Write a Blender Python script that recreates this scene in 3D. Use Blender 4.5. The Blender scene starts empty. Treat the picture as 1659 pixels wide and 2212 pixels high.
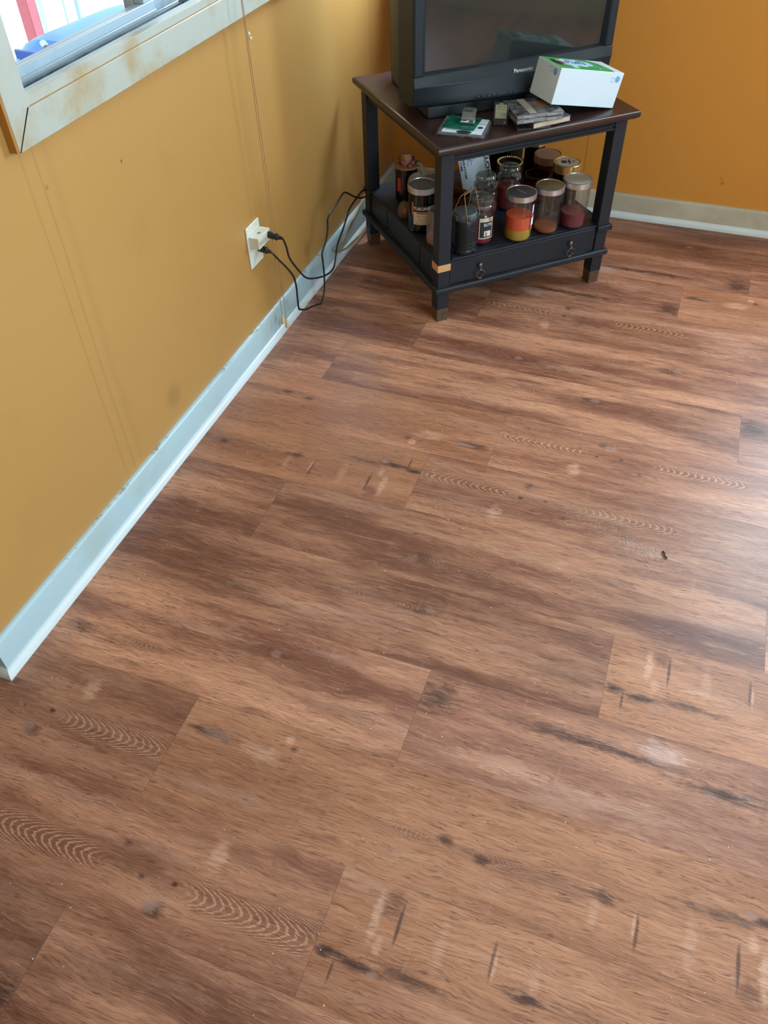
import bpy, math, random
from mathutils import Vector, Matrix
random.seed(7)
S = bpy.context.scene
COL = S.collection

# ------------------------------------------------------------------ camera, world, light, exposure
cam_d = bpy.data.cameras.new('camera'); cam = bpy.data.objects.new('camera', cam_d); COL.objects.link(cam)
cam_d.sensor_fit = 'HORIZONTAL'; cam_d.sensor_width = 36.0; cam_d.lens = 1741.369 / 1659 * 36
cam_d.clip_start = 0.02; cam_d.clip_end = 200
yaw, pitch, roll = math.radians(-21.0306), math.radians(45.7683), math.radians(-1.6646)
fwd = Vector((math.sin(yaw)*math.cos(pitch), math.cos(yaw)*math.cos(pitch), -math.sin(pitch)))
rgt = Vector((math.cos(yaw), -math.sin(yaw), 0)); upv = rgt.cross(fwd)
r2 = rgt*math.cos(roll) + upv*math.sin(roll); u2 = -rgt*math.sin(roll) + upv*math.cos(roll)
M = Matrix((r2, u2, -fwd)).transposed().to_4x4(); M.translation = (1.1008, 0.0, 1.4753)
cam.matrix_world = M
S.camera = cam

w = bpy.data.worlds.new('world'); S.world = w; w.use_nodes = True
bg = w.node_tree.nodes['Background']; bg.inputs[0].default_value = (0.78, 0.92, 1.0, 1); bg.inputs[1].default_value = 3.0

def area(name, loc, rot, sx, sy, power, col):
    l = bpy.data.lights.new(name, 'AREA'); l.shape = 'RECTANGLE'; l.size = sx; l.size_y = sy
    l.energy = power; l.color = col
    o = bpy.data.objects.new(name, l); COL.objects.link(o); o.location = loc; o.rotation_euler = rot
    return o
# daylight through the window in the back wall (right of the frame) and the wide one in the right wall
DAY = (0.58, 0.81, 1.0)
area('daylight_back_window', (2.32, 3.25, 1.45), (math.radians(-90), 0, 0), 1.1, 1.25, 104, DAY)
area('daylight_corner_window', (0.29, 3.25, 1.30), (math.radians(-90), 0, 0), .40, .5, 70, DAY)
area('daylight_right_window', (3.42, 0.35, 1.30), (0, math.radians(90), 0), 1.7, 1.5, 77, DAY)
S.view_settings.view_transform = 'Standard'
try: S.view_settings.look = 'None'
except Exception: pass
S.view_settings.exposure = 0.0; S.view_settings.gamma = 1.0; S.view_settings.use_curve_mapping = False
S.cycles.max_bounces = 7; S.cycles.diffuse_bounces = 4; S.cycles.glossy_bounces = 4; S.cycles.transparent_max_bounces = 24

# ------------------------------------------------------------------ node helper and materials
class NT:
    def __init__(s, name):
        s.m = bpy.data.materials.new(name); s.m.use_nodes = True; s.t = s.m.node_tree
        s.b = s.t.nodes['Principled BSDF']; s.out = s.t.nodes['Material Output']
    def n(s, typ, **kw):
        x = s.t.nodes.new(typ)
        for k, v in kw.items(): setattr(x, k, v)
        return x
    def put(s, sock, v):
        if hasattr(v, 'links') or isinstance(v, bpy.types.NodeSocket): s.t.links.new(v, sock)
        elif isinstance(v, (tuple, list)) and len(v) == 3 and sock.type == 'RGBA': sock.default_value = (*v, 1)
        else: sock.default_value = v
    def ma(s, op, a, b=0.0, c=0.0, clamp=False):
        x = s.n('ShaderNodeMath', operation=op, use_clamp=clamp)
        s.put(x.inputs[0], a); s.put(x.inputs[1], b); s.put(x.inputs[2], c); return x.outputs[0]
    def comb(s, a, b, c=0.0):
        x = s.n('ShaderNodeCombineXYZ')
        for i, v in enumerate((a, b, c)): s.put(x.inputs[i], v)
        return x.outputs[0]
    def sep(s, v):
        x = s.n('ShaderNodeSeparateXYZ'); s.put(x.inputs[0], v); return x.outputs
    def noise(s, vec, scale=1.0, detail=3.0, rough=0.5, dist=0.0):
        x = s.n('ShaderNodeTexNoise')
        if vec is not None: s.put(x.inputs['Vector'], vec)
        x.inputs['Scale'].default_value = scale; x.inputs['Detail'].default_value = detail
        x.inputs['Roughness'].default_value = rough; x.inputs['Distortion'].default_value = dist
        return x.outputs['Fac']
    def ss(s, v, lo, hi, a=0.0, b=1.0):
        x = s.n('ShaderNodeMapRange', interpolation_type='SMOOTHSTEP')
        for i, q in enumerate((v, lo, hi, a, b)): s.put(x.inputs[i], q)
        return x.outputs[0]
    def mix(s, f, a, b, mode='MIX'):
        x = s.n('ShaderNodeMix', data_type='RGBA', blend_type=mode)
        s.put(x.inputs[0], f); s.put(x.inputs[6], a); s.put(x.inputs[7], b); return x.outputs[2]
    def obj(s):
        return s.n('ShaderNodeTexCoord').outputs['Object']
    def pos(s):
        return s.n('ShaderNodeNewGeometry').outputs['Position']
    def bump(s, h, strength=0.2, dist=0.002):
        x = s.n('ShaderNodeBump'); x.inputs['Strength'].default_value = strength; x.inputs['Distance'].default_value = dist
        s.put(x.inputs['Height'], h); s.t.links.new(x.outputs[0], s.b.inputs['Normal'])
    def fin(s, col=None, rough=None, metal=None, spec=None):
        if col is not None: s.put(s.b.inputs['Base Color'], col)
        if rough is not None: s.put(s.b.inputs['Roughness'], rough)
        if metal is not None: s.put(s.b.inputs['Metallic'], metal)
        if spec is not None: s.put(s.b.inputs['Specular IOR Level'], spec)
        return s.m

def plain(name, col, rough=0.5, metal=0.0, var=0.12, scale=40, spec=0.5, bump=0.0):
    t = NT(name); f = t.noise(t.obj(), scale, 3)
    a = tuple(c*(1-var) for c in col); b = tuple(min(1, c*(1+var)) for c in col)
    if bump: t.bump(f, bump, 0.001)
    return t.fin(t.mix(f, a, b), rough, metal, spec)

def glass(name, tint, refl=0.06, dirt=0.0, dirtcol=(.5, .48, .45), even=False):
    """thin clear wall: tinted see-through mixed with a clear reflection by Fresnel, plus some dust"""
    t = NT(name); t.t.nodes.remove(t.b)
    tr = t.n('ShaderNodeBsdfTransparent'); tr.inputs[0].default_value = (*tint, 1)
    gl = t.n('ShaderNodeBsdfGlossy'); gl.inputs['Roughness'].default_value = 0.06
    ge = t.n('ShaderNodeNewGeometry'); dp = t.n('ShaderNodeVectorMath', operation='DOT_PRODUCT')
    t.put(dp.inputs[0], ge.outputs['Incoming']); t.put(dp.inputs[1], ge.outputs['Normal'])
    g1 = t.ma('SUBTRACT', 1.0, t.ma('ABSOLUTE', dp.outputs['Value']), clamp=True)
    fr = t.ma('ADD', .022, t.ma('MULTIPLY', t.ma('POWER', g1, 5.0), .75))
    mx = t.n('ShaderNodeMixShader')
    t.put(mx.inputs[0], t.ma('ADD', fr, refl*0.3)); t.t.links.new(tr.outputs[0], mx.inputs[1]); t.t.links.new(gl.outputs[0], mx.inputs[2])
    last = mx.outputs[0]
    if dirt:
        df = t.n('ShaderNodeBsdfDiffuse'); df.inputs[0].default_value = (*dirtcol, 1)
        m2 = t.n('ShaderNodeMixShader'); nz = t.noise(t.obj(), 60, 4)
        t.put(m2.inputs[0], t.ma('MULTIPLY', t.ss(nz, .0, .45) if even else t.ss(nz, .3, .75), dirt)); t.t.links.new(last, m2.inputs[1]); t.t.links.new(df.outputs[0], m2.inputs[2]); last = m2.outputs[0]
    t.t.links.new(last, t.out.inputs[0]); return t.m

# ---- wall paint: ochre yellow with old vertical joint lines and small marks
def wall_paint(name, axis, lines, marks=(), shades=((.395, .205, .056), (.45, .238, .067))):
    t = NT(name); p = t.pos(); x = t.sep(p); c = x[axis]
    f = t.noise(p, 1.3, 4); g = t.noise(p, 9, 5); fine = t.noise(p, 260, 2)
    col = t.mix(f, *shades)
    col = t.mix(t.ma('MULTIPLY', t.ss(g, .55, .85), .25), col, tuple(c*.86 for c in shades[0]))
    wob = t.ma('MULTIPLY', t.ma('SUBTRACT', t.noise(p, 3, 2), .5), .012)
    for (v, wd, st) in lines:
        d = t.ma('ABSOLUTE', t.ma('SUBTRACT', t.ma('ADD', c, wob), v))
        col = t.mix(t.ma('MULTIPLY', t.ss(d, 0.0, wd, 1.0, 0.0), st), col, (.24, .13, .035))
    for (a, z, r, st) in marks:
        d = t.ma('POWER', t.ma('ADD', t.ma('POWER', t.ma('SUBTRACT', c, a), 2), t.ma('POWER', t.ma('SUBTRACT', x[2], z), 2)), .5)
        col = t.mix(t.ma('MULTIPLY', t.ss(d, r*.3, r, 1.0, 0.0), st), col, (.12, .07, .03))
    t.bump(fine, .08, .0008)
    return t.fin(col, .38, spec=.5)
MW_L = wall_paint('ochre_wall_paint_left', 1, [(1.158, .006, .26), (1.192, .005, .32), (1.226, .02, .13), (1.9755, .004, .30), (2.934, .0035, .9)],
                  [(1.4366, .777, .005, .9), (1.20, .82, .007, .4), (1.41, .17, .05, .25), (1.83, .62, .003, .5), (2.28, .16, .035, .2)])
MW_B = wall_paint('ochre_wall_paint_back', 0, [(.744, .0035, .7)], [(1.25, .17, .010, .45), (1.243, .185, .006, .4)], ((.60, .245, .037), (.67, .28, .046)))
M_ceil = plain('ceiling_white', (.62, .58, .50), .9, var=.03)
M_shell = plain('far_wall_paint', (.52, .36, .16), .6, var=.05)

# ---- painted trim (white, dirty and chipped)
def trim_paint(name, base, stain, amount, rough=.35, crack=0.0):
    t = NT(name); p = t.pos()
    f = t.noise(p, 5, 6, .6); g = t.noise(p, 38, 5, .65)
    col = t.mix(t.ma('MULTIPLY', t.ss(f, .48, .66), amount), base, stain)
    col = t.mix(t.ma('MULTIPLY', t.ss(g, .66, .74), .45*amount), col, (.22, .19, .16))
    if crack:
        z = t.sep(p)[2]; k = t.noise(p, 22, 4, .7)
        col = t.mix(t.ma('MULTIPLY', t.ss(z, crack-.005, crack-.0015), t.ma('MULTIPLY', t.ss(k, .56, .66), .7)), col, (.22, .13, .06))
    t.bump(t.noise(p, 30, 4), .10, .001)
    return t.fin(col, rough)
M_base = trim_paint('baseboard_white_paint', (.37, .49, .52), (.34, .40, .38), .5, crack=.094)
M_baseb = trim_paint('baseboard_cream_paint', (.50, .44, .33), (.40, .34, .25), .8)
M_shoe = trim_paint('shoe_moulding_white', (.60, .65, .66), (.54, .57, .58), .4, .3)
M_case = trim_paint('casing_cream_paint', (.40, .41, .355), (.36, .275, .145), .95)
M_case_o = plain('casing_edge_ochre', (.36, .15, .02), .5)
M_vinyl = trim_paint('window_vinyl', (.33, .41, .46), (.22, .27, .29), .4)
M_track = trim_paint('window_track_grime', (.20, .22, .23), (.04, .04, .04), 1.0)
M_gap = plain('dark_gap', (.03, .022, .018), .9)

# ---- wood-look vinyl planks: the prints repeat, turned end for end on some planks
def floor_mat():
    t = NT('wood_look_vinyl_planks')
    uvn = t.n('ShaderNodeUVMap'); uvn.uv_map = 'print'; us = t.sep(uvn.outputs[0]); u, v = us[0], us[1]
    at = t.n('ShaderNodeVertexColor'); at.layer_name = 'plank'; sp = t.n('ShaderNodeSeparateColor'); t.t.links.new(at.outputs[0], sp.inputs[0])
    kind = t.ma('MULTIPLY', sp.outputs[0], 10.0); rnd = sp.outputs[1]; rz = t.ma('MULTIPLY', rnd, 40.0)
    wv = t.comb(t.ma('MULTIPLY', u, 3.0), t.ma('MULTIPLY', v, 9.0), rz)
    warp = t.ma('SUBTRACT', t.noise(wv, 2.0, 4, .6), .5)
    v2 = t.ma('ADD', v, t.ma('MULTIPLY', warp, .035)); 
    big = t.noise(t.comb(t.ma('MULTIPLY', u, 1.7), t.ma('MULTIPLY', v2, 11), rz), 1.0, 5, .62)
    mid = t.noise(t.comb(t.ma('MULTIPLY', u, 5), t.ma('MULTIPLY', v2, 60), rz), 1.0, 5, .6)
    fine = t.noise(t.comb(t.ma('MULTIPLY', u, 16), t.ma('MULTIPLY', v2, 420), rz), 1.0, 3, .6)
    pore = t.noise(t.comb(t.ma('MULTIPLY', u, 38), t.ma('MULTIPLY', v2, 330), rz), 1.0, 2, .5)
    saw = t.noise(t.comb(t.ma('MULTIPLY', u, 75), t.ma('MULTIPLY', v, 7), rz), 1.0, 3, .5)
    col = t.mix(t.ss(big, .35, .66), (.20, .096, .062), (.52, .325, .215))
    col = t.mix(t.ma('MULTIPLY', t.ss(mid, .50, .78), .72), col, (.185, .092, .062))
    col = t.mix(t.ma('MULTIPLY', t.ss(mid, .45, .22), .45), col, (.64, .43, .30))
    def K(k): return t.ma('COMPARE', kind, float(k), .3)
    # tone of each print: 1 brown with cathedral figure, 2 dark greyish, 3 orange-brown, 5 plain fine-lined
    col = t.mix(t.ma('MULTIPLY', K(3), .50), col, (.47, .265, .145))
    col = t.mix(t.ma('MULTIPLY', K(2), .35), col, (.28, .165, .128))
    col = t.mix(t.ma('MULTIPLY', K(1), .25), col, (.40, .225, .140))
    wob = t.ma('MULTIPLY', t.ma('SUBTRACT', t.noise(t.comb(t.ma('MULTIPLY', u, 30), t.ma('MULTIPLY', v, 110), rz), 1.0, 6, .7), .5), 2.6)
    def blob(u0, v0, ru, rv):
        wk = t.ma('MULTIPLY', wob, .30 if min(ru, rv) < .006 else 1.0)
        a = t.ma('DIVIDE', t.ma('SUBTRACT', u, u0), ru); b = t.ma('DIVIDE', t.ma('SUBTRACT', v, v0), rv)
        d = t.ma('POWER', t.ma('ADD', t.ma('MULTIPLY', a, a), t.ma('MULTIPLY', b, b)), .5)
        return t.ma('ADD', d, wk)
    # cathedral rings of print 1
    def rings(uc, vc, k, pitch, u_lo, u_hi, hw):
        du = t.ma('ABSOLUTE', t.ma('SUBTRACT', u, uc)); dv = t.ma('SUBTRACT', v, vc)
        f = t.ma('ADD', t.ma('ADD', du, t.ma('MULTIPLY', t.ma('MULTIPLY', dv, dv), k)), t.ma('MULTIPLY', t.ma('SUBTRACT', t.noise(t.comb(t.ma('MULTIPLY', u, 30), t.ma('MULTIPLY', v, 150), rz), 1.0, 5, .7), .5), .022))
        s = t.ma('SINE', t.ma('MULTIPLY', f, 6.2832/pitch))
        hwn = t.ma('MULTIPLY', t.ma('ADD', .42, t.ma('MULTIPLY', du, 1.9)), hw)
        m = t.ma('MULTIPLY', t.ss(t.ma('DIVIDE', t.ma('ABSOLUTE', dv), hwn), 1.1, .6), t.ma('MULTIPLY', t.ss(du, u_lo, u_lo+.05), t.ss(du, u_hi, u_hi-.03)))
        return s, m
    s1, m1 = rings(.335, .137, 85.0, .0175, .070, .345, .040)
    m1 = t.ma('MULTIPLY', m1, K(1))
    col = t.mix(t.ma('MULTIPLY', m1, .60), col, (.21, .108, .068))
    col = t.mix(t.ma('MULTIPLY', t.ma('MULTIPLY', m1, t.ss(s1, .2, .95)), .62), col, (.68, .46, .32))
    # smaller figure in the plain prints
    s2, m2 = rings(.52, .075, 110.0, .0105, .012, .115, .018)
    m2 = t.ma('MULTIPLY', m2, K(5))
    col = t.mix(t.ma('MULTIPLY', m2, .45), col, (.23, .125, .082))
    col = t.mix(t.ma('MULTIPLY', t.ma('MULTIPLY', m2, t.ss(s2, .3, .9)), .6), col, (.62, .42, .30))
    s3, m3 = rings(.29, .166, 70.0, .008, .0, .085, .022)
    m3 = t.ma('MULTIPLY', m3, K(2))
    col = t.mix(t.ma('MULTIPLY', t.ma('MULTIPLY', m3, t.ss(s3, .3, .9)), .35), col, (.42, .28, .21))
    s4, m4 = rings(.62, .126, 95.0, .0095, .010, .130, .024)
    m4 = t.ma('MULTIPLY', m4, K(3))
    col = t.mix(t.ma('MULTIPLY', m4, .35), col, (.25, .13, .08))
    col = t.mix(t.ma('MULTIPLY', t.ma('MULTIPLY', m4, t.ss(s4, .3, .9)), .45), col, (.66, .45, .32))
    W2 = (.56, .48, .46)
    D, P, G = (.075, .038, .030), (.64, .47, .36), (.36, .27, .235)
    feats = [
        (1, .288, .180, .024, .016, D, .55), (1, .300, .176, .020, .012, G, .85), (1, .273, .130, .008, .006, D, .75), (1, .337, .138, .008, .006, D, .7),
        (1, .391, .094, .012, .010, D, .6), (1, .223, .059, .020, .030, P, .55), (1, .36, .110, .07, .035, (.20, .10, .065), .55),
        (1, .80, .10, .12, .05, P, .25), (1, .95, .15, .14, .03, D, .25), (1, .60, .05, .2, .02, P, .25),
        (2, .030, .165, .06, .045, D, .60), (2, .28, .163, .15, .022, D, .45), (2, .40, .160, .20, .014, D, .55), (2, .490, .185, .050, .026, W2, .62), (2, .465, .205, .012, .014, (.42, .36, .33), .6),
        (2, .585, .132, .014, .008, W2, .75), (2, .639, .140, .018, .010, W2, .9), (2, .612, .136, .05, .008, D, .7), (2, .60, .138, .12, .018, D, .55), (2, .75, .16, .14, .05, D, .25),
        (2, .20, .06, .10, .025, P, .35), (2, .42, .05, .18, .02, P, .3),
        (3, .020, .082, .030, .010, D, .85), (3, .070, .076, .055, .010, D, .75), (3, .106, .070, .010, .008, G, .9), (3, .16, .085, .09, .014, D, .45),
        (3, .1235, .160, .0042, .042, D, .80), (3, .1275, .180, .0035, .030, G, .5), (3, .039, .056, .003, .024, D, .75), (3, .2870, .160, .0042, .036, D, .70), (3, .292, .150, .004, .028, P, .6),
        (3, .082, .160, .010, .045, P, .75), (3, .100, .115, .010, .020, P, .6), (3, .20, .15, .012, .05, P, .35), (3, .36, .14, .010, .045, P, .4), (3, .105, .19, .02, .025, (.15, .07, .045), .6),
        (3, .563, .132, .018, .012, D, .55), (3, .636, .119, .020, .012, D, .5), (3, .351, .121, .034, .012, D, .6), (3, .50, .128, .22, .02, D, .28),
        (3, 1.15, .066, .055, .014, D, .70), (3, 1.13, .064, .035, .008, G, .8), (3, 1.03, .075, .05, .022, P, .5), (3, .985, .03, .012, .014, P, .7), (3, .97, .045, .012, .010, D, .5),
        (5, .42, .075, .05, .022, D, .45), (5, .405, .070, .016, .012, G, .55), (5, .55, .07, .10, .02, D, .3), (5, .86, .15, .08, .015, D, .4), (5, .875, .150, .014, .010, G, .55), (5, .12, .14, .14, .03, D, .25), (5, 1.06, .06, .12, .02, D, .3), (5, .68, .16, .16, .02, P, .3),
    ]
    masks = {k: K(k) for k in (1, 2, 3, 5)}
    for (k, u0, v0, ru, rv, c, st) in feats:
        d = blob(u0, v0, ru, rv)
        col = t.mix(t.ma('MULTIPLY', t.ss(d, 1.15, .40, 0.0, st), masks[k]), col, c)
        if c is D and st >= .45 and ru > .006:
            col = t.mix(t.ma('MULTIPLY', t.ss(d, .60, .08, 0.0, min(1.0, st*1.15)), masks[k]), col, (.040, .020, .016))
    # grain: fine lines, pores, faint saw marks, greyish limed cast
    col = t.mix(t.ma('MULTIPLY', t.ss(fine, .48, .66), .36), col, (.135, .066, .047))
    col = t.mix(t.ma('MULTIPLY', t.ss(fine, .46, .30), .22), col, (.70, .50, .37))
    dash = t.noise(t.comb(t.ma('MULTIPLY', u, 26), t.ma('MULTIPLY', v2, 480), t.ma('ADD', rz, 3.0)), 1.0, 1, .5)
    col = t.mix(t.ma('MULTIPLY', t.ss(dash, .64, .70), .50), col, (.085, .040, .028))
    col = t.mix(t.ma('MULTIPLY', t.ss(pore, .62, .72), .50), col, (.090, .045, .033))
    col = t.mix(t.ma('MULTIPLY', t.ss(saw, .62, .78), .09), col, (.68, .51, .39))
    hair = t.noise(t.comb(t.ma('MULTIPLY', u, 22), t.ma('MULTIPLY', v2, 1150), t.ma('ADD', rz, 11.0)), 1.0, 2, .5)
    col = t.mix(t.ma('MULTIPLY', t.ss(hair, .52, .68), .34), col, (.12, .058, .042))
    col = t.mix(t.ma('MULTIPLY', t.ss(hair, .46, .32), .22), col, (.70, .50, .38))
    lime = t.noise(t.comb(t.ma('MULTIPLY', u, 2.2), t.ma('MULTIPLY', v, 14), t.ma('ADD', rz, 7.0)), 1.0, 5, .7)
    col = t.mix(t.ma('MULTIPLY', t.ss(lime, .52, .80), .40), col, (.58, .46, .40))
    tone = t.ma('ADD', .70, t.ma('MULTIPLY', rnd, .18))
    hs = t.n('ShaderNodeHueSaturation'); t.put(hs.inputs['Value'], tone); t.put(hs.inputs['Color'], col); col = t.mix(1.0, hs.outputs[0], (1.37, 1.14, 1.06), 'MULTIPLY')
    # joints
    e = t.ma('MINIMUM', t.ma('MINIMUM', u, t.ma('SUBTRACT', 1.209, u)), t.ma('MINIMUM', v, t.ma('SUBTRACT', .221, v)))
    col = t.mix(t.ss(e, .0010, .0003, 0.0, .38), col, (.07, .035, .025))
    t.bump(t.noise(t.comb(t.ma('MULTIPLY', u, 16), t.ma('MULTIPLY', v, 420), rz), 1.0, 1, .5), .12, .0008)
    rough = t.ma('ADD', .34, t.ma('MULTIPLY', mid, .16))
    ga = t.n('ShaderNodeGamma'); t.put(ga.inputs[0], col); ga.inputs[1].default_value = 1.15
    return t.fin(ga.outputs[0], rough, spec=.42)
M_floor = floor_mat()

# ---- object materials
def worn_black(name, base=(.012, .014, .019), edge=(.10, .07, .05)):
    t = NT(name); p = t.obj(); f = t.noise(p, 22, 6, .7); g = t.noise(p, 6, 4)
    col = t.mix(g, base, tuple(c*1.7 for c in base)); col = t.mix(t.ma('MULTIPLY', t.ss(f, .68, .76), .5), col, edge)
    t.bump(t.noise(p, 90, 3), .06, .001)
    return t.fin(col, .42, spec=.28)
M_blk = worn_black('black_furniture_paint')
def mahogany():
    t = NT('dark_mahogany_top'); p = t.sep(t.obj())
    f = t.noise(t.comb(t.ma('MULTIPLY', p[0], 3), t.ma('MULTIPLY', p[1], 40), p[2]), 1.0, 5, .6); g = t.noise(t.obj(), 7, 4)
    col = t.mix(f, (.016, .007, .006), (.046, .018, .014)); col = t.mix(t.ma('MULTIPLY', t.ss(g, .5, .75), .5), col, (.020, .018, .020))
    return t.fin(col, .30)
M_maho = mahogany()
M_raw = plain('bare_chipped_wood', (.62, .33, .14), .7, var=.35, scale=120)
M_foot = plain('worn_brown_foot', (.090, .050, .028), .45, var=.5, scale=60)
M_bronze = plain('aged_bronze', (.15, .125, .105), .35, .8, var=.4, scale=150)
M_tv = plain('tv_charcoal_plastic', (.012, .017, .022), .50, var=.08, scale=300, bump=.05, spec=.28)
M_tvd = plain('tv_dark_plastic', (.006, .008, .010), .5)
def tvglass():
    t = NT('picture_tube_glass'); t.b.inputs['Coat Weight'].default_value = .6; t.b.inputs['Coat Roughness'].default_value = .03
    return t.fin(t.mix(t.noise(t.obj(), 4, 2), (.018, .021, .021), (.022, .026, .026)), .12, spec=.6)
M_scr = tvglass()
M_logo = plain('silver_lettering', (.78, .76, .70), .3, .3, var=.03)
M_btn = plain('tv_button', (.05, .06, .07), .4)
M_silver = plain('brushed_silver_lid', (.60, .59, .60), .33, .9, var=.08, scale=90)
M_gold = plain('gold_lid', (.72, .58, .26), .28, .9, var=.15, scale=70)
M_lidgrey = plain('grey_lid_top', (.16, .165, .16), .32, .35, var=.1, scale=30)
M_liddark = plain('dark_lid_top', (.075, .065, .066), .25, .2, var=.1)
M_lidbrown = plain('brown_lid_top', (.16, .12, .075), .22, .2, var=.15, scale=25)
M_lidgreen = plain('pale_lid_top', (.40, .43, .39), .25, .3, var=.12, scale=25)
M_lidtan = plain('tan_lid', (.27, .17, .125), .4, var=.12)
M_embos = plain('embossed_lettering', (.30, .29, .29), .35, .4)
G_clear = glass('clear_candle_glass', (.94, .93, .91), .06, .03)
G_smoke = glass('smoky_candle_glass', (.82, .76, .74), .08, .05, (.40, .34, .33))
G_lid = glass('clear_glass_lid', (.66, .69, .66), .35, .30, (.36, .38, .36))
G_green = glass('dark_green_glass', (.10, .20, .19), .15, .10, (.05, .09, .09))
G_dark = glass('near_black_glass', (.05, .045, .045), .15, .10, (.03, .02, .02))
G_brown = glass('brown_glass', (.42, .24, .14), .15, .12, (.14, .07, .04))
G_amber = glass('amber_glass', (.62, .33, .10), .15, .15, (.28, .14, .05))
G_redg = glass('wine_glass', (.30, .15, .13), .15, .15, (.10, .05, .04))
G_frost = glass('frosted_rose_glass', (.86, .78, .74), .10, .15, (.44, .38, .36), True)
G_pane = glass('window_pane', (.97, .985, .99), .0)
def wax(name, col):
    t = NT(name); f = t.noise(t.obj(), 35, 3)
    t.b.inputs['Subsurface Weight'].default_value = .15; t.b.inputs['Subsurface Radius'].default_value = (.01, .006, .004); t.b.inputs['Subsurface Scale'].default_value = .5
    return t.fin(t.mix(f, tuple(c*.88 for c in col), tuple(min(1, c*1.1) for c in col)), .38)
W_orange = wax('red_orange_wax', (.74, .10, .025)); W_yel = wax('olive_yellow_wax', (.50, .34, .03)); W_rust = wax('rust_wax', (.32, .09, .02))
W_wine = wax('dark_wine_wax', (.17, .003, .028)); W_mag = wax('magenta_wax', (.62, .025, .11)); W_red = wax('deep_red_wax', (.36, .012, .02))
W_pink = wax('coral_pink_wax', (.80, .20, .11)); W_green = wax('dark_green_wax', (.006, .030, .028)); W_grn2 = wax('bottle_green_wax', (.02, .11, .07)); W_black = wax('blackish_wax', (.015, .010, .010))
M_cream = plain('cream_paper', (.62, .55, .42), .7, var=.05)
M_white = plain('white_card', (.62, .71, .78), .55, var=.03, scale=15)
M_ink = plain('black_ink', (.02, .02, .022), .6)
M_inkb = plain('blue_ink', (.10, .12, .33), .6)
M_inkn = plain('navy_ink', (.03, .06, .30), .5)
M_inkw = plain('white_ink', (.80, .80, .78), .5)
M_inkg = plain('gold_ink', (.60, .50, .28), .5)
M_inkr = plain('red_ink', (.50, .12, .06), .5)
M_lan = plain('lantern_black_plastic', (.008, .010, .013), .36, var=.1, spec=.35)
M_lant = plain('lantern_grey_cap', (.050, .056, .056), .5, var=.1)
M_wire = plain('brassy_steel_wire', (.60, .52, .36), .3, .9)
M_cordb = plain('black_rubber_cord', (.010, .010, .011), .38)
M_cordg = plain('beige_cable', (.38, .20, .08), .5)
M_string = plain('tan_pull_cord', (.34, .20, .08), .8)
M_tass = plain('wooden_tassel', (.60, .43, .24), .5, var=.15)
M_ivory = trim_paint('ivory_plastic', (.66, .66, .56), (.48, .43, .30), .5)
M_wood = plain('toy_wood', (.30, .14, .05), .6, var=.3, scale=60)
M_berry = plain('berry_red', (.22, .055, .06), .35, var=.4, scale=60)
M_leafd = plain('dark_leaf', (.02, .035, .02), .6)
M_olive = plain('olive_beige', (.17, .135, .085), .6, var=.3, scale=30)  # shared by the ribbon, the tap's stamp and the jar's painted highlight
M_redl = plain('red_label', (.50, .022, .018), .45, var=.15)
M_green = plain('tissue_green', (.05, .34, .07), .5, var=.15, scale=20)
M_sky = plain('tissue_pale_blue', (.48, .70, .88), .5, var=.05)
M_brown = plain('print_brown', (.20, .085, .06), .5, var=.25)
M_hair = plain('print_dark', (.03, .018, .015), .5)
M_logoB = plain('print_blue', (.22, .48, .74), .5, var=.25, scale=150)
M_greencl = glass('green_clear_plastic', (.25, .68, .58), .25, .40, (.03, .24, .19))
M_clip = glass('clear_plastic_clip', (.72, .78, .74), .5, .35, (.30, .34, .31))
M_jewel = glass('jewel_case_plastic', (.72, .73, .74), .35, .30, (.40, .41, .43))
M_jewell = plain('jewel_case_tray', (.30, .30, .32), .3, var=.2, scale=60)
M_cover = plain('dark_cover_print', (.045, .040, .036), .25, var=.5, scale=22)
M_coverb = plain('tan_cover_strip', (.34, .31, .24), .3)
M_covero = plain('rusty_cover_print', (.22, .10, .045), .3, var=.6, scale=45)
M_pages = plain('book_pages', (.52, .42, .30), .8, var=.25, scale=90)
M_bcover = plain('slate_book_cover', (.055, .065, .075), .45)
M_lcd = plain('olive_lcd', (.25, .25, .155), .35, var=.03)
M_lcdi = plain('lcd_digits', (.085, .085, .050), .5)
M_clock = plain('clock_black_plastic', (.012, .012, .016), .35)
M_bin = plain('bright_blue_plastic', (.06, .33, .90), .4, var=.06, scale=10)
M_bind = plain('deep_blue_plastic', (.03, .16, .62), .4)
M_pink = plain('faded_pink_post_paint', (.80, .22, .27), .7, var=.1)
M_pale = plain('peeling_pale_wood', (.62, .70, .70), .8, var=.2, scale=30)
M_conc = plain('pale_concrete', (.70, .70, .68), .9, var=.06)
M_ext = plain('pale_siding', (.75, .75, .74), .8)
M_dust = plain('grey_ash_crumbs', (.40, .42, .40), .9, var=.5, scale=400)
M_lint = plain('white_lint', (.80, .78, .72), .9)

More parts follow.
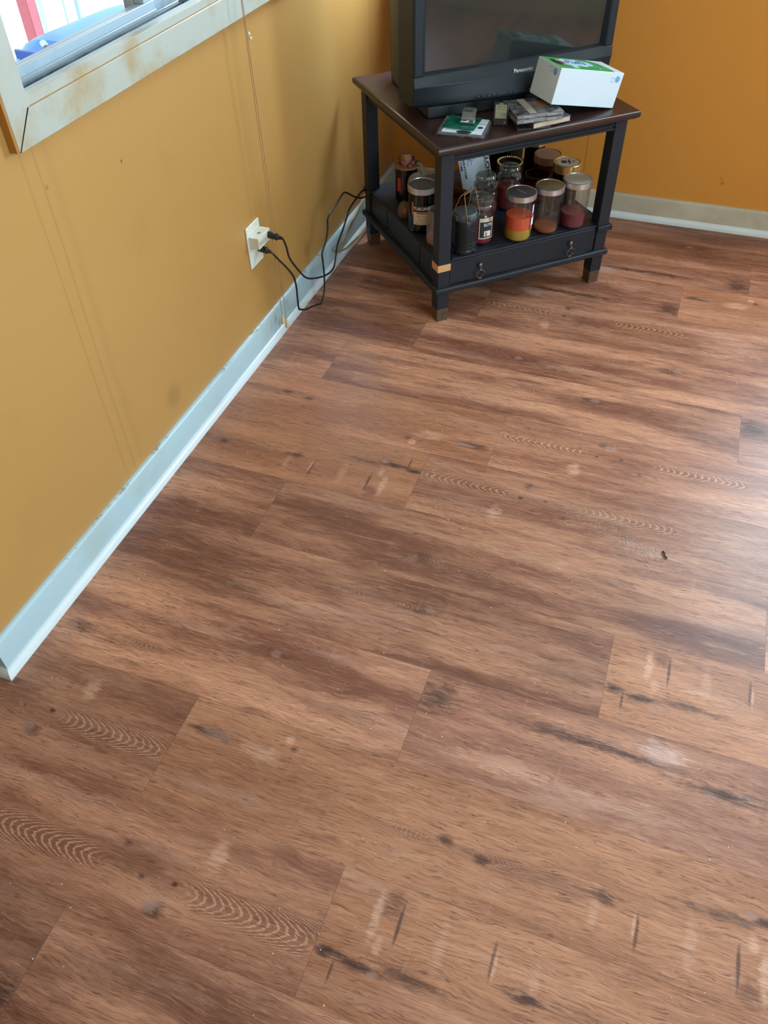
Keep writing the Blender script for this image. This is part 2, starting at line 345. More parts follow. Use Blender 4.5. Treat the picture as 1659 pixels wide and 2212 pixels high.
# ------------------------------------------------------------------ mesh helpers
class MB:
    def __init__(s): s.v = []; s.f = []; s.mi = []; s.cur = 0
    def add(s, vs, fs, mat=None):
        o = len(s.v); s.v += [tuple(v) for v in vs]
        for f in fs: s.f.append([i+o for i in f]); s.mi.append(s.cur if mat is None else mat)
        return s
    def box(s, a, b, mat=None, mtx=None):
        (x0, y0, z0), (x1, y1, z1) = a, b
        vs = [(x0,y0,z0),(x1,y0,z0),(x1,y1,z0),(x0,y1,z0),(x0,y0,z1),(x1,y0,z1),(x1,y1,z1),(x0,y1,z1)]
        if mtx is not None: vs = [mtx @ Vector(v) for v in vs]
        return s.add(vs, [(0,3,2,1),(4,5,6,7),(0,1,5,4),(1,2,6,5),(2,3,7,6),(3,0,4,7)], mat)
    def lathe(s, prof, n=40, c=(0,0), closed=True, mat=None):
        vs = []; fs = []; m = len(prof)
        for (r, z) in prof:
            for i in range(n):
                a = 2*math.pi*i/n; vs.append((c[0]+r*math.cos(a), c[1]+r*math.sin(a), z))
        for j in range(m-1):
            for i in range(n):
                k = (i+1) % n; fs.append((j*n+i, j*n+k, (j+1)*n+k, (j+1)*n+i))
        if closed:
            fs.append(tuple(reversed(range(n)))); fs.append(tuple((m-1)*n+i for i in range(n)))
        return s.add(vs, fs, mat)
    def tube(s, pts, r, n=8, mat=None, flat=1.0, closed=False):
        P = [Vector(p) for p in pts]; vs = []; fs = []; m = len(P)
        for j, p in enumerate(P):
            a = P[j-1] if (j or closed) else P[0]; b = P[(j+1) % m] if (j < m-1 or closed) else P[-1]
            d = (b-a).normalized(); ref = Vector((0,0,1)) if abs(d.z) < .9 else Vector((1,0,0))
            x = d.cross(ref).normalized(); y = x.cross(d)
            rr = r[j] if isinstance(r, (list, tuple)) else r
            for i in range(n):
                t = 2*math.pi*i/n; vs.append(p + x*rr*math.cos(t)*flat + y*rr*math.sin(t))
        for j in range(m if closed else m-1):
            q = (j+1) % m
            for i in range(n):
                k = (i+1) % n; fs.append((j*n+i, j*n+k, q*n+k, q*n+i))
        if not closed: fs.append(tuple(reversed(range(n)))); fs.append(tuple((m-1)*n+i for i in range(n)))
        return s.add(vs, fs, mat)
    def prism(s, poly, z0, z1, mat=None, f=lambda x, y, z: (x, y, z)):
        n = len(poly); vs = [f(x, y, z0) for x, y in poly] + [f(x, y, z1) for x, y in poly]
        fs = [tuple(reversed(range(n))), tuple(range(n, 2*n))] + [(i, (i+1) % n, n+(i+1) % n, n+i) for i in range(n)]
        return s.add(vs, fs, mat)
    def ball(s, c, r, n=12, sc=(1,1,1), mat=None):
        prof = [(max(1e-5, r*math.sin(math.pi*j/n)), -r*math.cos(math.pi*j/n)) for j in range(n+1)]
        o = len(s.v); s.lathe(prof, 2*n, mat=mat)
        for i in range(o, len(s.v)):
            x, y, z = s.v[i]; s.v[i] = (c[0]+x*sc[0], c[1]+y*sc[1], c[2]+z*sc[2])
        return s
    def mesh(s, name, mats):
        me = bpy.data.meshes.new(name); me.from_pydata([tuple(v) for v in s.v], [], s.f)
        for m in mats: me.materials.append(m)
        for p, i in zip(me.polygons, s.mi): p.material_index = min(i, len(mats)-1)
        me.validate(); me.update(); return me
    def build(s, name, mats, parent=None, bevel=0.0, smooth=True, ang=35, seg=2):
        if not isinstance(mats, (list, tuple)): mats = [mats]
        me = s.mesh(name, mats); return link(name, me, parent, bevel, smooth, ang, seg)

def link(name, me, parent=None, bevel=0.0, smooth=True, ang=35, seg=2):
    import bmesh
    bm = bmesh.new(); bm.from_mesh(me); bmesh.ops.recalc_face_normals(bm, faces=bm.faces); bm.to_mesh(me); bm.free()
    if smooth:
        for p in me.polygons: p.use_smooth = True
        me.set_sharp_from_angle(angle=math.radians(ang))
    o = bpy.data.objects.new(name, me); COL.objects.link(o)
    if parent is not None: o.parent = parent
    if bevel:
        b = o.modifiers.new('bevel', 'BEVEL'); b.width = bevel; b.segments = seg; b.limit_method = 'ANGLE'; b.angle_limit = math.radians(40)
    return o

def tag(o, label=None, cat=None, group=None, kind=None):
    for k, v in (('label', label), ('category', cat), ('group', group), ('kind', kind)):
        if v: o[k] = v
    return o
def thing(name, label, cat, loc=(0,0,0), rz=0.0, group=None):
    o = bpy.data.objects.new(name, None); o.empty_display_size = .05; COL.objects.link(o)
    o.location = loc; o.rotation_euler = (0, 0, rz); return tag(o, label, cat, group)
def struct(name, mb, mats, bevel=0.0, **k):
    return tag(mb.build(name, mats, None, bevel, **k), kind='structure')
def dup(root):
    r = root.copy(); COL.objects.link(r)
    for ch in list(root.children):
        c = ch.copy(); COL.objects.link(c); c.parent = r
        for g in ch.children: d = g.copy(); COL.objects.link(d); d.parent = c
    return r

def text(s, size, depth=.0004, shear=0.0, align='CENTER', bold=0.0):
    cu = bpy.data.curves.new('t', 'FONT'); cu.body = s; cu.size = size; cu.extrude = depth; cu.shear = shear
    cu.align_x = align; cu.align_y = 'CENTER'; cu.offset = bold; cu.resolution_u = 4
    ob = bpy.data.objects.new('t', cu); COL.objects.link(ob)
    dg = bpy.context.evaluated_depsgraph_get(); dg.update()
    me = bpy.data.meshes.new_from_object(ob.evaluated_get(dg))
    vs = [tuple(v.co) for v in me.vertices]; fs = [tuple(p.vertices) for p in me.polygons]
    bpy.data.objects.remove(ob); bpy.data.curves.remove(cu); bpy.data.meshes.remove(me)
    return vs, fs
def put_text(mb, s, size, f, depth=.0004, mat=None, **k):
    """text mesh with every vertex sent through f(x, y, z)"""
    vs, fs = text(s, size, depth, **k); return mb.add([f(*v) for v in vs], fs, mat)

# ------------------------------------------------------------------ setting
XW, YB, RET = -.028, 3.172, .637          # left wall face, back wall face, where the left wall ends
XR, YN, XH, ZC = 3.36, -1.7, -2.4, 2.42    # right wall, near wall, hall end, ceiling

# floor: every plank a quad with its own print coordinates
def build_floor():
    Wp, Lp, y0 = .221, 1.209, 2.6968
    rows = {  # row: (a joint, print/turned left of it, print/turned right of it)
        -3: (.3, (5, 0), (3, 0)), -2: (.86, (3, 0), (5, 1)), -1: (1.4111, (2, 1), (5, 0)), 0: (1.1968, (2, 1), (3, 1)), 1: (.5703, (5, 1), (1, 0)), 2: (.4218, (5, 0), (5, 1)),
        3: (.2115, (5, 0), (5, 1)), 4: (.7885, (3, 0), (1, 0)), 5: (.6293, (3, 1), (1, 0)), 6: (.30, (5, 0), (5, 0)), 7: (1.1959, (5, 1), (3, 0)),
        8: (.8412, (5, 0), (2, 0)), 9: (.4009, (1, 1), (3, 1)), 10: (.8194, (1, 1), (3, 0)), 11: (.3851, (2, 1), (5, 0)), 12: (.95, (5, 1), (1, 0)), 13: (.2, (3, 0), (5, 0))}
    rows[3] = (.2115, (5, 0), (5, 1))
    right2 = {3: (2, 0), -1: (5, 1)}
    V, F, UV, C = [], [], [], []
    rnd = random.Random(11)
    k = -3
    while True:
        yt = y0 - k*Wp; yb = yt - Wp
        if yt < YN: break
        if k in rows: j, lt, rt = rows[k]
        else: j = rnd.random()*Lp; lt, rt = (rnd.choice((1, 2, 3, 5)), rnd.randint(0, 1)), (rnd.choice((1, 2, 3, 5)), rnd.randint(0, 1))
        n0 = math.floor((XH - j)/Lp)
        for n in range(n0, 6):
            xa = j + n*Lp; xb = xa + Lp
            if xa > XR or xb < XH: continue
            kd, turned = rt if n >= 0 else lt
            if n == 1 and k in right2: kd, turned = right2[k]
            if n > 1 or n < -1: kd, turned = rnd.choice((1, 2, 3, 5)), rnd.randint(0, 1)
            a, b = max(xa, XH), min(xb, XR); c, d = max(yb, YN), min(yt, YB+.02)
            if d <= c or b <= a: continue
            o = len(V); q = [(a, c), (b, c), (b, d), (a, d)]; V += [(x, y, 0.0) for x, y in q]; F.append((o, o+1, o+2, o+3))
            for x, y in q:
                u, v = x-xa, y-yb
                if turned: u, v = Lp-u, Wp-v
                UV.append((u, v)); 
            C += [(kd/10.0, rnd.random(), 0, 1)]*4
        k += 1
    me = bpy.data.meshes.new('floor'); me.from_pydata(V, [], F); me.materials.append(M_floor)
    me.uv_layers.new(name='print'); me.color_attributes.new('plank', 'FLOAT_COLOR', 'CORNER')
    uv = me.uv_layers['print']; ca = me.color_attributes['plank']
    for i, q in enumerate(UV): uv.data[i].uv = q
    for i, q in enumerate(C): ca.data[i].color = q
    o = bpy.data.objects.new('floor', me); COL.objects.link(o); return tag(o, kind='structure')
build_floor()
struct('subfloor', MB().box((XH-.1, YN-.1, -.12), (XR+.1, YB+.1, -.004)), M_conc)

# left wall with its window opening
WY0, WY1, WZ0, WZ1 = 1.2035, 2.62, .935, 2.05
mb = MB(); T = .14
mb.box((XW-T, RET, 0), (XW, WY0, ZC)); mb.box((XW-T, WY1, 0), (XW, YB+.1, ZC)); mb.box((XW-T, WY0, 0), (XW, WY1, WZ0)); mb.box((XW-T, WY0, WZ1), (XW, WY1, ZC))
struct('wall_left', mb, MW_L, smooth=False)
# back wall with the window to the right of the picture
BX0, BX1, BZ0, BZ1 = 1.74, 2.90, .82, 2.08
CX0, CX1, CZ0, CZ1 = .08, .50, 1.03, 1.57
mb = MB(); mb.box((XW-T, YB, 0), (CX0, YB+.14, ZC)); mb.box((CX1, YB, 0), (BX0, YB+.14, ZC)); mb.box((CX0, YB, 0), (CX1, YB+.14, CZ0)); mb.box((CX0, YB, CZ1), (CX1, YB+.14, ZC)); mb.box((BX1, YB, 0), (XR+.1, YB+.14, ZC)); mb.box((BX0, YB, 0), (BX1, YB+.14, BZ0)); mb.box((BX0, YB, BZ1), (BX1, YB+.14, ZC))
struct('wall_back', mb, MW_B, smooth=False)
# right wall with a tall opening
mb = MB(); mb.box((XR, YN, 0), (XR+.14, -.40, ZC)); mb.box((XR, 1.10, 0), (XR+.14, YB+.1, ZC)); mb.box((XR, -.40, 0), (XR+.14, 1.10, .44)); mb.box((XR, -.40, 2.15), (XR+.14, 1.10, ZC))
struct('wall_right', mb, M_shell, smooth=False)
struct('wall_near', MB().box((XH-.1, YN-.14, 0), (XR+.1, YN, ZC)), M_shell, smooth=False)
struct('wall_hall', MB().box((XH, RET, 0), (XW-T, RET+.14, ZC)), MW_L, smooth=False)
struct('wall_hall_end', MB().box((XH-.14, YN, 0), (XH, RET+.14, ZC)), M_shell, smooth=False)
struct('ceiling', MB().box((XH-.14, YN-.14, ZC), (XR+.14, YB+.14, ZC+.08)), M_ceil, smooth=False)
mb = MB()
for a, b in (((BX0-.07, YB-.018, BZ0-.07), (BX0, YB, BZ1+.07)), ((BX1, YB-.018, BZ0-.07), (BX1+.07, YB, BZ1+.07)), ((BX0, YB-.018, BZ1), (BX1, YB, BZ1+.07)), ((BX0, YB-.03, BZ0-.07), (BX1, YB, BZ0)), ((BX0, YB+.03, 1.43), (BX1, YB+.06, 1.47))): mb.box(a, b)
struct('window_2', mb, M_case, .003)
mb = MB()
for a, b in (((CX0-.06, YB-.018, CZ0-.06), (CX0, YB, CZ1+.06)), ((CX1, YB-.018, CZ0-.06), (CX1+.06, YB, CZ1+.06)), ((CX0, YB-.018, CZ1), (CX1, YB, CZ1+.06)), ((CX0, YB-.03, CZ0-.06), (CX1, YB, CZ0))): mb.box(a, b)
struct('window_4', mb, M_case, .003)
mb = MB()
for a, b in (((XR-.018, -.47, .37), (XR, -.40, 2.22)), ((XR-.018, 1.10, .37), (XR, 1.17, 2.22)), ((XR-.018, -.40, 2.15), (XR, 1.10, 2.22)), ((XR-.03, -.40, .37), (XR, 1.10, .44)), ((XR+.03, .33, .44), (XR+.06, .37, 2.15))): mb.box(a, b)
struct('window_3', mb, M_case, .003)

# baseboards: flat board with eased top and a shoe moulding
def board(x_face, h, t=.014):
    return [(0, 0), (t, 0), (t, h-.008), (t-.004, h-.002), (t-.007, h), (0, h)]
def shoe(t=.014, r=.0145, hgt=.019):
    return [(t, 0)] + [(t + r*math.cos(a), hgt*math.sin(a)) for a in [math.pi/2*i/7 for i in range(8)]]
def run(prof, p0, p1, nrm, m0=0, m1=0):
    """sweep a profile (out, up) along p0 to p1; nrm = outward direction"""
    mb = MB(); n = len(prof); ln_ = math.hypot(p1[0]-p0[0], p1[1]-p0[1]); d = ((p1[0]-p0[0])/ln_, (p1[1]-p0[1])/ln_)
    vs = [(p[0]+nrm[0]*a+d[0]*a*m, p[1]+nrm[1]*a+d[1]*a*m, z) for p, m in ((p0, -m0), (p1, m1)) for a, z in prof]
    fs = [tuple(range(n)), tuple(reversed(range(n, 2*n)))] + [(i, (i+1) % n, n+(i+1) % n, n+i) for i in range(n)]
    return mb.add(vs, fs)
bl = struct('baseboard_left', run(board(0, .094), (XW, RET), (XW, YB), (1, 0), 1), M_base)
run(shoe(), (XW, RET), (XW, YB), (1, 0), 1).build('shoe_moulding', M_shoe, bl)
bb = struct('baseboard_back', run(board(0, .088), (XW, YB), (XR, YB), (0, -1)), M_baseb)
run(shoe(.014, .016, .021), (XW, YB), (XR, YB), (0, -1)).build('shoe_moulding', M_shoe, bb)
bh = struct('baseboard_hall', run(board(0, .094), (XH, RET), (XW, RET), (0, -1), 0, 1), M_base)
run(shoe(), (XH, RET), (XW, RET), (0, -1), 0, 1).build('shoe_moulding', M_shoe, bh)

# window_1: casing boards with mitre, stop, vinyl sash and pane
CX = -.010
win = bpy.data.objects.new('window_1', None); COL.objects.link(win); win.location = (XW, 1.9, .985); tag(win, kind='structure')
def wpart(name, mb, mats, bevel=0.0):
    mb.v = [(x-XW, y-1.9, z-.985) for x, y, z in mb.v]; return mb.build(name, mats, win, bevel)
def yz(poly, x0, x1, mb=None, mat=None):
    return (mb or MB()).prism(poly, x0, x1, mat, f=lambda a, b, c: (c, a, b))
wpart('casing_bottom', yz([(1.1462, .9058), (2.70, .9058), (2.62, .9655), (1.1985, .9655)], XW, CX), M_case, .0015)
wpart('casing_side', yz([(1.144, .9058), (1.196, .9662), (1.203, .9662), (1.203, 2.12), (1.144, 2.12)], XW, CX), [M_case], .0015)
wpart('casing_side_edge', yz([(1.138, .908), (1.1439, .9062), (1.1439, 2.12), (1.138, 2.12)], XW, CX-.001), M_case_o)
wpart('casing_far', yz([(2.62, .9662), (2.70, .9058), (2.70, 2.12), (2.62, 2.12)], XW, CX), M_case, .0015)
wpart('casing_top', yz([(1.203, 2.05), (2.62, 2.05), (2.62, 2.12), (1.203, 2.12)], XW, CX), M_case, .0015)
wpart('mitre_crack', yz([(1.1458, .9070), (1.1466, .9068), (1.1986, .9664), (1.1978, .9668)], XW, CX+.0004), M_gap)
wpart('stop', MB().box((XW-.004, 1.2005, .9672), (CX-.001, 2.62, .9845)), M_case, .001)
wpart('stop_gap', MB().box((XW, 1.2, .9652), (CX-.0015, 2.62, .9672)), M_case_o)
wpart('jamb', MB().box((XW-.10, 1.2035, .975), (XW, 1.2055, 2.05)), M_case)
wpart('frame_lip', MB().box((-.036, 1.2055, .965), (-.0285, 2.62, .9855)), M_vinyl, .001)
wpart('track', MB().box((-.098, 1.2055, .945), (-.036, 2.62, .968)).box((-.062, 1.2055, .968), (-.058, 2.62, .980)).box((-.036, 1.2055, .9), (-.1, 1.2085, 2.05)), M_track)
wpart('sash', MB().box((-.098, 1.2085, .9685), (-.074, 1.74, 1.0035)).box((-.0735, 1.2085, .9685), (-.0705, 1.74, .9865)).box((-.098, 1.70, 1.0035), (-.074, 1.74, 2.05)), M_vinyl, .0015)
wpart('sash_far', MB().box((-.125, 1.70, .9685), (-.100, 2.62, 1.01)).box((-.125, 1.70, 1.01), (-.1, 1.735, 2.05)), M_vinyl, .0015)
wpart('pane', MB().box((-.087, 1.2085, 1.0035), (-.084, 1.70, 2.05)), G_pane)
wpart('pane_far', MB().box((-.114, 1.735, 1.01), (-.111, 2.62, 2.05)), G_pane)
wpart('sash_latch', MB().box((-.070, 1.832, .968), (-.045, 1.838, .995)).box((-.070, 1.862, .968), (-.045, 1.868, .995)).box((-.060, 1.80, .968), (-.045, 1.832, .972)), M_track)

# outside the window
struct('ground', MB().box((-9, -6, -.70), (XW-.35, 14, -.57)), M_conc, smooth=False)
t = thing('trash_bin', 'bright blue plastic wheeled bin with domed lid outside the window', 'bin', (-1.0, 2.80, -.558), math.radians(-5))
MB().prism([(-.25, -.32), (.25, -.32), (.25, .33), (-.25, .33)], 0, 1.10, f=lambda x, y, z: (x*(.8+.2*z), y*(.8+.2*z), z)).build('bin_body', M_bin, t, .02)
mb = MB(); N = 28
for j in range(N+1):
    for i in range(N+1):
        a, b = -1+2*i/N, -1+2*j/N
        y = b*.40; k = min(1, max(0, (y+.26)/.07)); k = k*k*(3-2*k)          # low apron at the handle end, then a shoulder
        xw = .28*(1-.22*max(0, -b)**3)
        e = max(0, (1-abs(a)**5)*(1-abs(b)**7))
        mb.v.append((a*xw, y, 1.095 + (.028+.050*k)*e**.6))
for j in range(N):
    for i in range(N): mb.f.append([j*(N+1)+i, j*(N+1)+i+1, (j+1)*(N+1)+i+1, (j+1)*(N+1)+i]); mb.mi.append(0)
mb.box((-.265, -.36, 1.07), (.265, .385, 1.096))
lid = mb.build('lid', M_bin, t)
MB().box((-.20, -.385, 1.115), (.20, -.365, 1.135)).build('lid_rib', M_bind, lid, .004)
MB().box((-.22, -.275, 1.118), (.10, -.262, 1.150)).build('lid_step', M_bind, lid, .004)
tag(MB().tube([(-.04, -.27, 1.11), (-.06, -.285, 1.190), (-.02, -.315, 1.190), (.0, -.31, 1.11)], .012).build('handle', M_sky, t), 'pale blue handle')
for s in (-1, 1):
    w_ = MB(); w_.lathe([(.02, -.02), (.10, -.02), (.11, 0), (.10, .02), (.02, .02)], 28); w_.v = [(.0+y-.20, .27*s+z, .11+x) for x, y, z in w_.v]; w_.build('wheel', M_tvd, t)
t = thing('porch_post', 'faded pink wooden post with peeling pale edge outside the window', 'post', (-2.0, 3.54, -.5))
MB().box((-.03, -.028, 0), (.03, .030, 2.9)).build('post', M_pink, t, .004)
mb = MB(); rr = random.Random(3)
for i in range(40): mb.box((-.03, .031, i*.072), (.03, .072+rr.uniform(-.008, .008), i*.072+.0725))
tag(mb.build('peeling_strip', M_pale, t, smooth=False), 'pale peeling strip')
tag(MB().tube([(-2.0, 3.905, -.5), (-2.0, 3.905, 2.4)], .012).tube([(-2.0, 3.80, .2), (-2, 3.82, .9), (-2.0, 3.87, 2.2)], .004).build('plant_stake', M_sky), 'thin pale blue pole standing outside behind the blue bin', 'pole')

# ------------------------------------------------------------------ the TV stand (local x along its front, y to its back)
AX, AY, RZ = .4537, 2.2171, math.radians(42.7384)
ca, sa = math.cos(RZ), math.sin(RZ)
def L(x, y, z=0.0): return (AX + x*ca - y*sa, AY + x*sa + y*ca, z)
ZS, ZT = .213, .572
st = thing('tv_stand', 'small black wooden stand with mahogany top holding the television', 'tv stand', (AX, AY, 0), RZ)
mb = MB()
prof = [(0.000, .545), (-.014, .547), (-.022, .553), (-.024, .560), (-.0235, .567), (-.020, .5715), (-.012, ZT)]
for i in range(len(prof)):   # moulded edge: stacked rounded rectangles
    o_, z = prof[i]; mb.v += [(o_+.003, o_, z), (.625-o_, o_, z), (.625-o_, .615-o_, z), (o_+.003, .615-o_, z)]
for i in range(len(prof)-1):
    for k in range(4): a, b = i*4+k, i*4+(k+1) % 4; mb.f.append([a, b, b+4, a+4]); mb.mi.append(0)
n = (len(prof)-1)*4; mb.f += [[n, n+1, n+2, n+3], [3, 2, 1, 0]]; mb.mi += [0, 0]
mb.build('table_top', M_maho, st, ang=50)
lw = .042
legs = [(0, 0), (.583, 0), (.583, .573), (0, .573)]
for i, (x, y) in enumerate(legs):
    lg = MB().box((x, y, .045), (x+lw, y+lw, .546)).build('leg', M_blk, st, .002)
    MB().prism([(x+.001, y+.001), (x+lw-.001, y+.001), (x+lw-.001, y+lw-.001), (x+.001, y+lw-.001)], 0, .0455,
               f=lambda a, b, z, x=x, y=y: (x+lw/2+(a-x-lw/2)*(.93+.07*z/.0455), y+lw/2+(b-y-lw/2)*(.93+.07*z/.0455), z)).build('worn_foot', M_foot, lg, .001)['label'] = 'worn brown foot'
for (a, b) in (((lw, .006, .519), (.583, .022, .5455)), ((lw, .593, .519), (.583, .609, .5455)), ((.006, lw, .519), (.022, .573, .5455)), ((.603, lw, .519), (.619, .573, .5455))):
    MB().box(a, b).build('apron', M_blk, st, .002)
MB().box((lw, .002, .517), (.583, .006, .523)).box((lw, .001, .530), (.583, .006, .534)).build('apron_bead', M_blk, st, .001)
MB().box((.012, .022, .196), (.613, .603, ZS)).box((lw, .004, .205), (.583, .022, ZS)).box((.004, lw, .205), (.012, .573, ZS)).box((.613, lw, .205), (.621, .573, ZS)).build('shelf', M_blk, st, .0015)
dr = MB().box((lw+.002, .004, .126), (.581, .020, .204)).box((.05, .02, .135), (.575, .57, .14)).build('drawer', M_blk, st, .002)
for px in (.147, .482):
    mb = MB(); mb.ball((px, -.005, .176), .0075, 8, (1, .8, 1)); mb.box((px-.003, -.010, .160), (px+.003, -.006, .176))
    pts = []
    for i in range(48):
        a = 2*math.pi*i/48; r_ = .0135*(1+.26*abs(math.cos(2*a)))-.002; pts.append((px + r_*math.cos(a), -.010-.003*math.sin(a), .1475 + r_*math.sin(a)*1.1))
    mb.tube(pts, .0020, 6, closed=True); mb.build('pull', M_bronze, dr)['label'] = 'quatrefoil bronze ring pull'
mb = MB().box((.006, lw, .1255), (.018, .150, .205)).box((.006, .155, .1255), (.018, .418, .205)).box((.006, .423, .1255), (.018, .573, .205))
mb.build('side_panel', M_blk, st, .0015)
MB().box((.605, lw, .1255), (.617, .573, .205)).build('side_panel', M_blk, st, .0015)
MB().box((lw, .600, .1255), (.583, .612, .205)).build('back_panel', M_blk, st, .0015)
mb = MB()
for a, b in (((-.011, -.011, .105), (.636, .010, .125)), ((-.011, .605, .105), (.636, .626, .125)), ((-.011, .010, .105), (.010, .605, .125)), ((.615, .010, .105), (.636, .605, .125))): mb.box(a, b)
mb.build('base_moulding', M_blk, st, .006, seg=3)
for (x, y) in legs[1:]:
    MB().box((x-.002, y-.008, .192), (x+lw+.011, y+.0, .211)).box((x+lw, y-.008, .192), (x+lw+.011, y+lw+.008, .211)).box((x-.002, y+lw, .192), (x+lw+.011, y+lw+.008, .211)).build('leg_collar', M_blk, st, .003)
MB().box((-.0012, -.0012, .180), (lw+.001, lw+.001, .203)).build('bare_wood_band', M_raw, st)['label'] = 'bare chipped wood band where the collar is missing'
tag(MB().tube([(.004, .30, .104), (.000, .27, .094), (.002, .235, .080), (.004, .215, .060), (.006, .210, .042)], .0028, 6, flat=.4).build('loose_splinter', M_foot, st), 'splintered strip hanging from the left side')

# ------------------------------------------------------------------ television
tv = thing('television', 'bulky charcoal tube television standing on the black stand', 'television', L(.332, .19, ZT), RZ)
def bow(x, k): return -k*(1-(x/.335)**2)
mb = MB(); NX = 24
rows = [(.126, .014, 0), (.119, .001, 0), (.098, -.003, .010), (.092, -.004, .016), (.086, -.001, .020), (.060, .003, .040), (.042, .010, .050), (.035, .020, .050), (.034, .105, .0), (.126, .105, 0)]
for (z, y, k) in rows:
    for i in range(NX+1):
        x = -.335+.67*i/NX; mb.v.append((x, y+bow(x, k), z))
for j in range(len(rows)):
    jj = (j+1) % len(rows)
    for i in range(NX): a = j*(NX+1)+i; b = jj*(NX+1)+i; mb.f.append([a, a+1, b+1, b]); mb.mi.append(0)
mb.f.append([j*(NX+1) for j in range(len(rows))]); mb.f.append([j*(NX+1)+NX for j in reversed(range(len(rows)))]); mb.mi += [0, 0]
def bar(mb, poly, ax):
    return mb
z0, z1 = .119, .625
for s in (-1, 1):
    xo, xi, xin = s*.335, s*(.303 if s < 0 else .306), s*(.292 if s < 0 else .296)
    mb.prism([(xo, .004), (xo*.99, 0), (xi, 0), (xin, .014), (xin, .105), (xo, .105)], z0, z1)
mb.prism([(.592, .0), (.62, 0), (.625, .005), (.625, .105), (.575, .105), (.575, .014)], -.335, .335, f=lambda a, b, c: (c, b, a))
mb.build('cabinet_front', M_tv, tv, .003, ang=30)
mb = MB(); sec = [(.105, .330, .050, .620), (.20, .318, .06, .60), (.30, .26, .085, .55), (.44, .19, .12, .48)]
for (y, hx, za, zb) in sec: mb.v += [(-hx, y, za), (hx, y, za), (hx, y, zb), (-hx, y, zb)]
for i in range(3):
    for k in range(4): a, b = i*4+k, i*4+(k+1) % 4; mb.f.append([a, b, b+4, a+4]); mb.mi.append(0)
mb.f += [[12, 13, 14, 15], [3, 2, 1, 0]]; mb.mi += [0, 0]
mb.build('rear_housing', M_tv, tv, .012, seg=3)
mb = MB(); NS = 20; xa, xb, za, zb = -.2925, .2965, .1245, .578
for j in range(NS+1):
    for i in range(NS+1):
        a, b = -1+2*i/NS, -1+2*j/NS; mb.v.append((xa+(xb-xa)*i/NS, .016-.010*(1-.6*a*a-.4*b*b), za+(zb-za)*j/NS))
for j in range(NS):
    for i in range(NS): mb.f.append([j*(NS+1)+i, j*(NS+1)+i+1, (j+1)*(NS+1)+i+1, (j+1)*(NS+1)+i]); mb.mi.append(0)
mb.build('screen', M_scr, tv)
mb = MB()
pf = [(-.288+.555*i/16, .012+bow(-.288+.555*i/16+.01, .03)) for i in range(17)] + [(.267, .36), (-.25, .36)]
mb.prism(pf, 0, .0345); mb.build('pedestal', M_tvd, tv, .004)
mb = MB(); put_text(mb, 'Panasonic', .0165, lambda x, y, z: (.015+x, -.0062-z+bow(.015+x, .010), .0985+y*1.0), .0008, bold=.0004); mb.build('lettering', M_logo, tv, smooth=False)['label'] = 'silver maker name below the screen'
for i, bx in enumerate((-.140, -.124, -.108, -.092, -.075, -.040, -.022, .028)):
    MB().box((bx-.005, -.0, .0), (bx+.005, .004, .0035)).build('button', M_btn, tv, .0008).location = (0, .0052+bow(bx, .046)-.003, .050)
MB().box((-.16, 0, 0), (.04, .0015, .0012)).build('button_slot', M_tvd, tv).location = (0, .0035+bow(-.06, .047), .0468)
k_ = MB(); k_.lathe([(.010, 0), (.012, .006), (.010, .012)], 20); k_.v = [(x, -z, y) for x, y, z in k_.v]; k_.build('knob', M_tvd, tv).location = (.135, -.020, .055)

# ------------------------------------------------------------------ things on the stand top
def rot2(x, y, a): return (x*math.cos(a)-y*math.sin(a), x*math.sin(a)+y*math.cos(a))
# open disc case on the left
cd = thing('disc_case', 'clear disc case with white card and green plastic at the stand top left', 'disc case', L(.112, .080, ZT), RZ+math.radians(-40))
MB().box((-.070, -.066, .0), (.070, .066, .0085)).build('case', M_jewel, cd, .001)
MB().box((-.066, -.062, .002), (.066, .062, .0075)).build('tray', M_jewell, cd, .0008)
c_ = MB().box((-.056, -.058, .0088), (.060, .058, .0094)).build('card', M_white, cd)
mb = MB(); mb.lathe([(.0001, .0), (.022, .0), (.022, .0004), (.0001, .0004)], 30); mb.v = [(x*1.0+.008, y*.55-.050, z+.0095) for x, y, z in mb.v]
mb.build('card_print', M_ink, c_)
mb = MB(); mb.lathe([(.0001, .0), (.008, .0), (.008, .0004), (.0001, .0004)], 24); mb.v = [(x+.047, y*.9-.008, z+.0095) for x, y, z in mb.v]; mb.build('card_print', M_ink, c_)
MB().box((.030, .018, .0095), (.060, .020, .0099)).build('card_print', M_ink, c_)
MB().box((-.060, -.036, .0105), (.036, .060, .0130), mtx=Matrix.Rotation(math.radians(-3), 4, 'Z')).box((-.045, -.039, .0128), (.034, -.034, .0150)).build('green_insert', M_greencl, cd, .0008)
clip = thing('plastic_clip', 'bent clear plastic clip lying on the green insert of the disc case', 'clip', L(.128, .092, ZT+.0151), RZ+math.radians(-38))
MB().prism([(-.022, 0), (.022, 0), (.022, .003), (-.022, .003)], -.022, .020, f=lambda a, b, c: (a, c, b)).prism([(-.022, .003), (-.020, .003), (-.010, .022), (.014, .026), (.014, .024), (-.008, .020)], -.0, .040, f=lambda a, b, c: (c-.02, a+.02, b)).build('body', M_clip, clip, .001)
MB().tube([(-.018, -.018, .0045), (-.004, -.020, .0045), (.004, -.014, .0055)], .0016, 6).tube([(.018, -.006, .005), (.019, -.018, .005)], .0013, 6).build('painted_glint', M_white, clip)  # white strips modelled as glints on the clear plastic

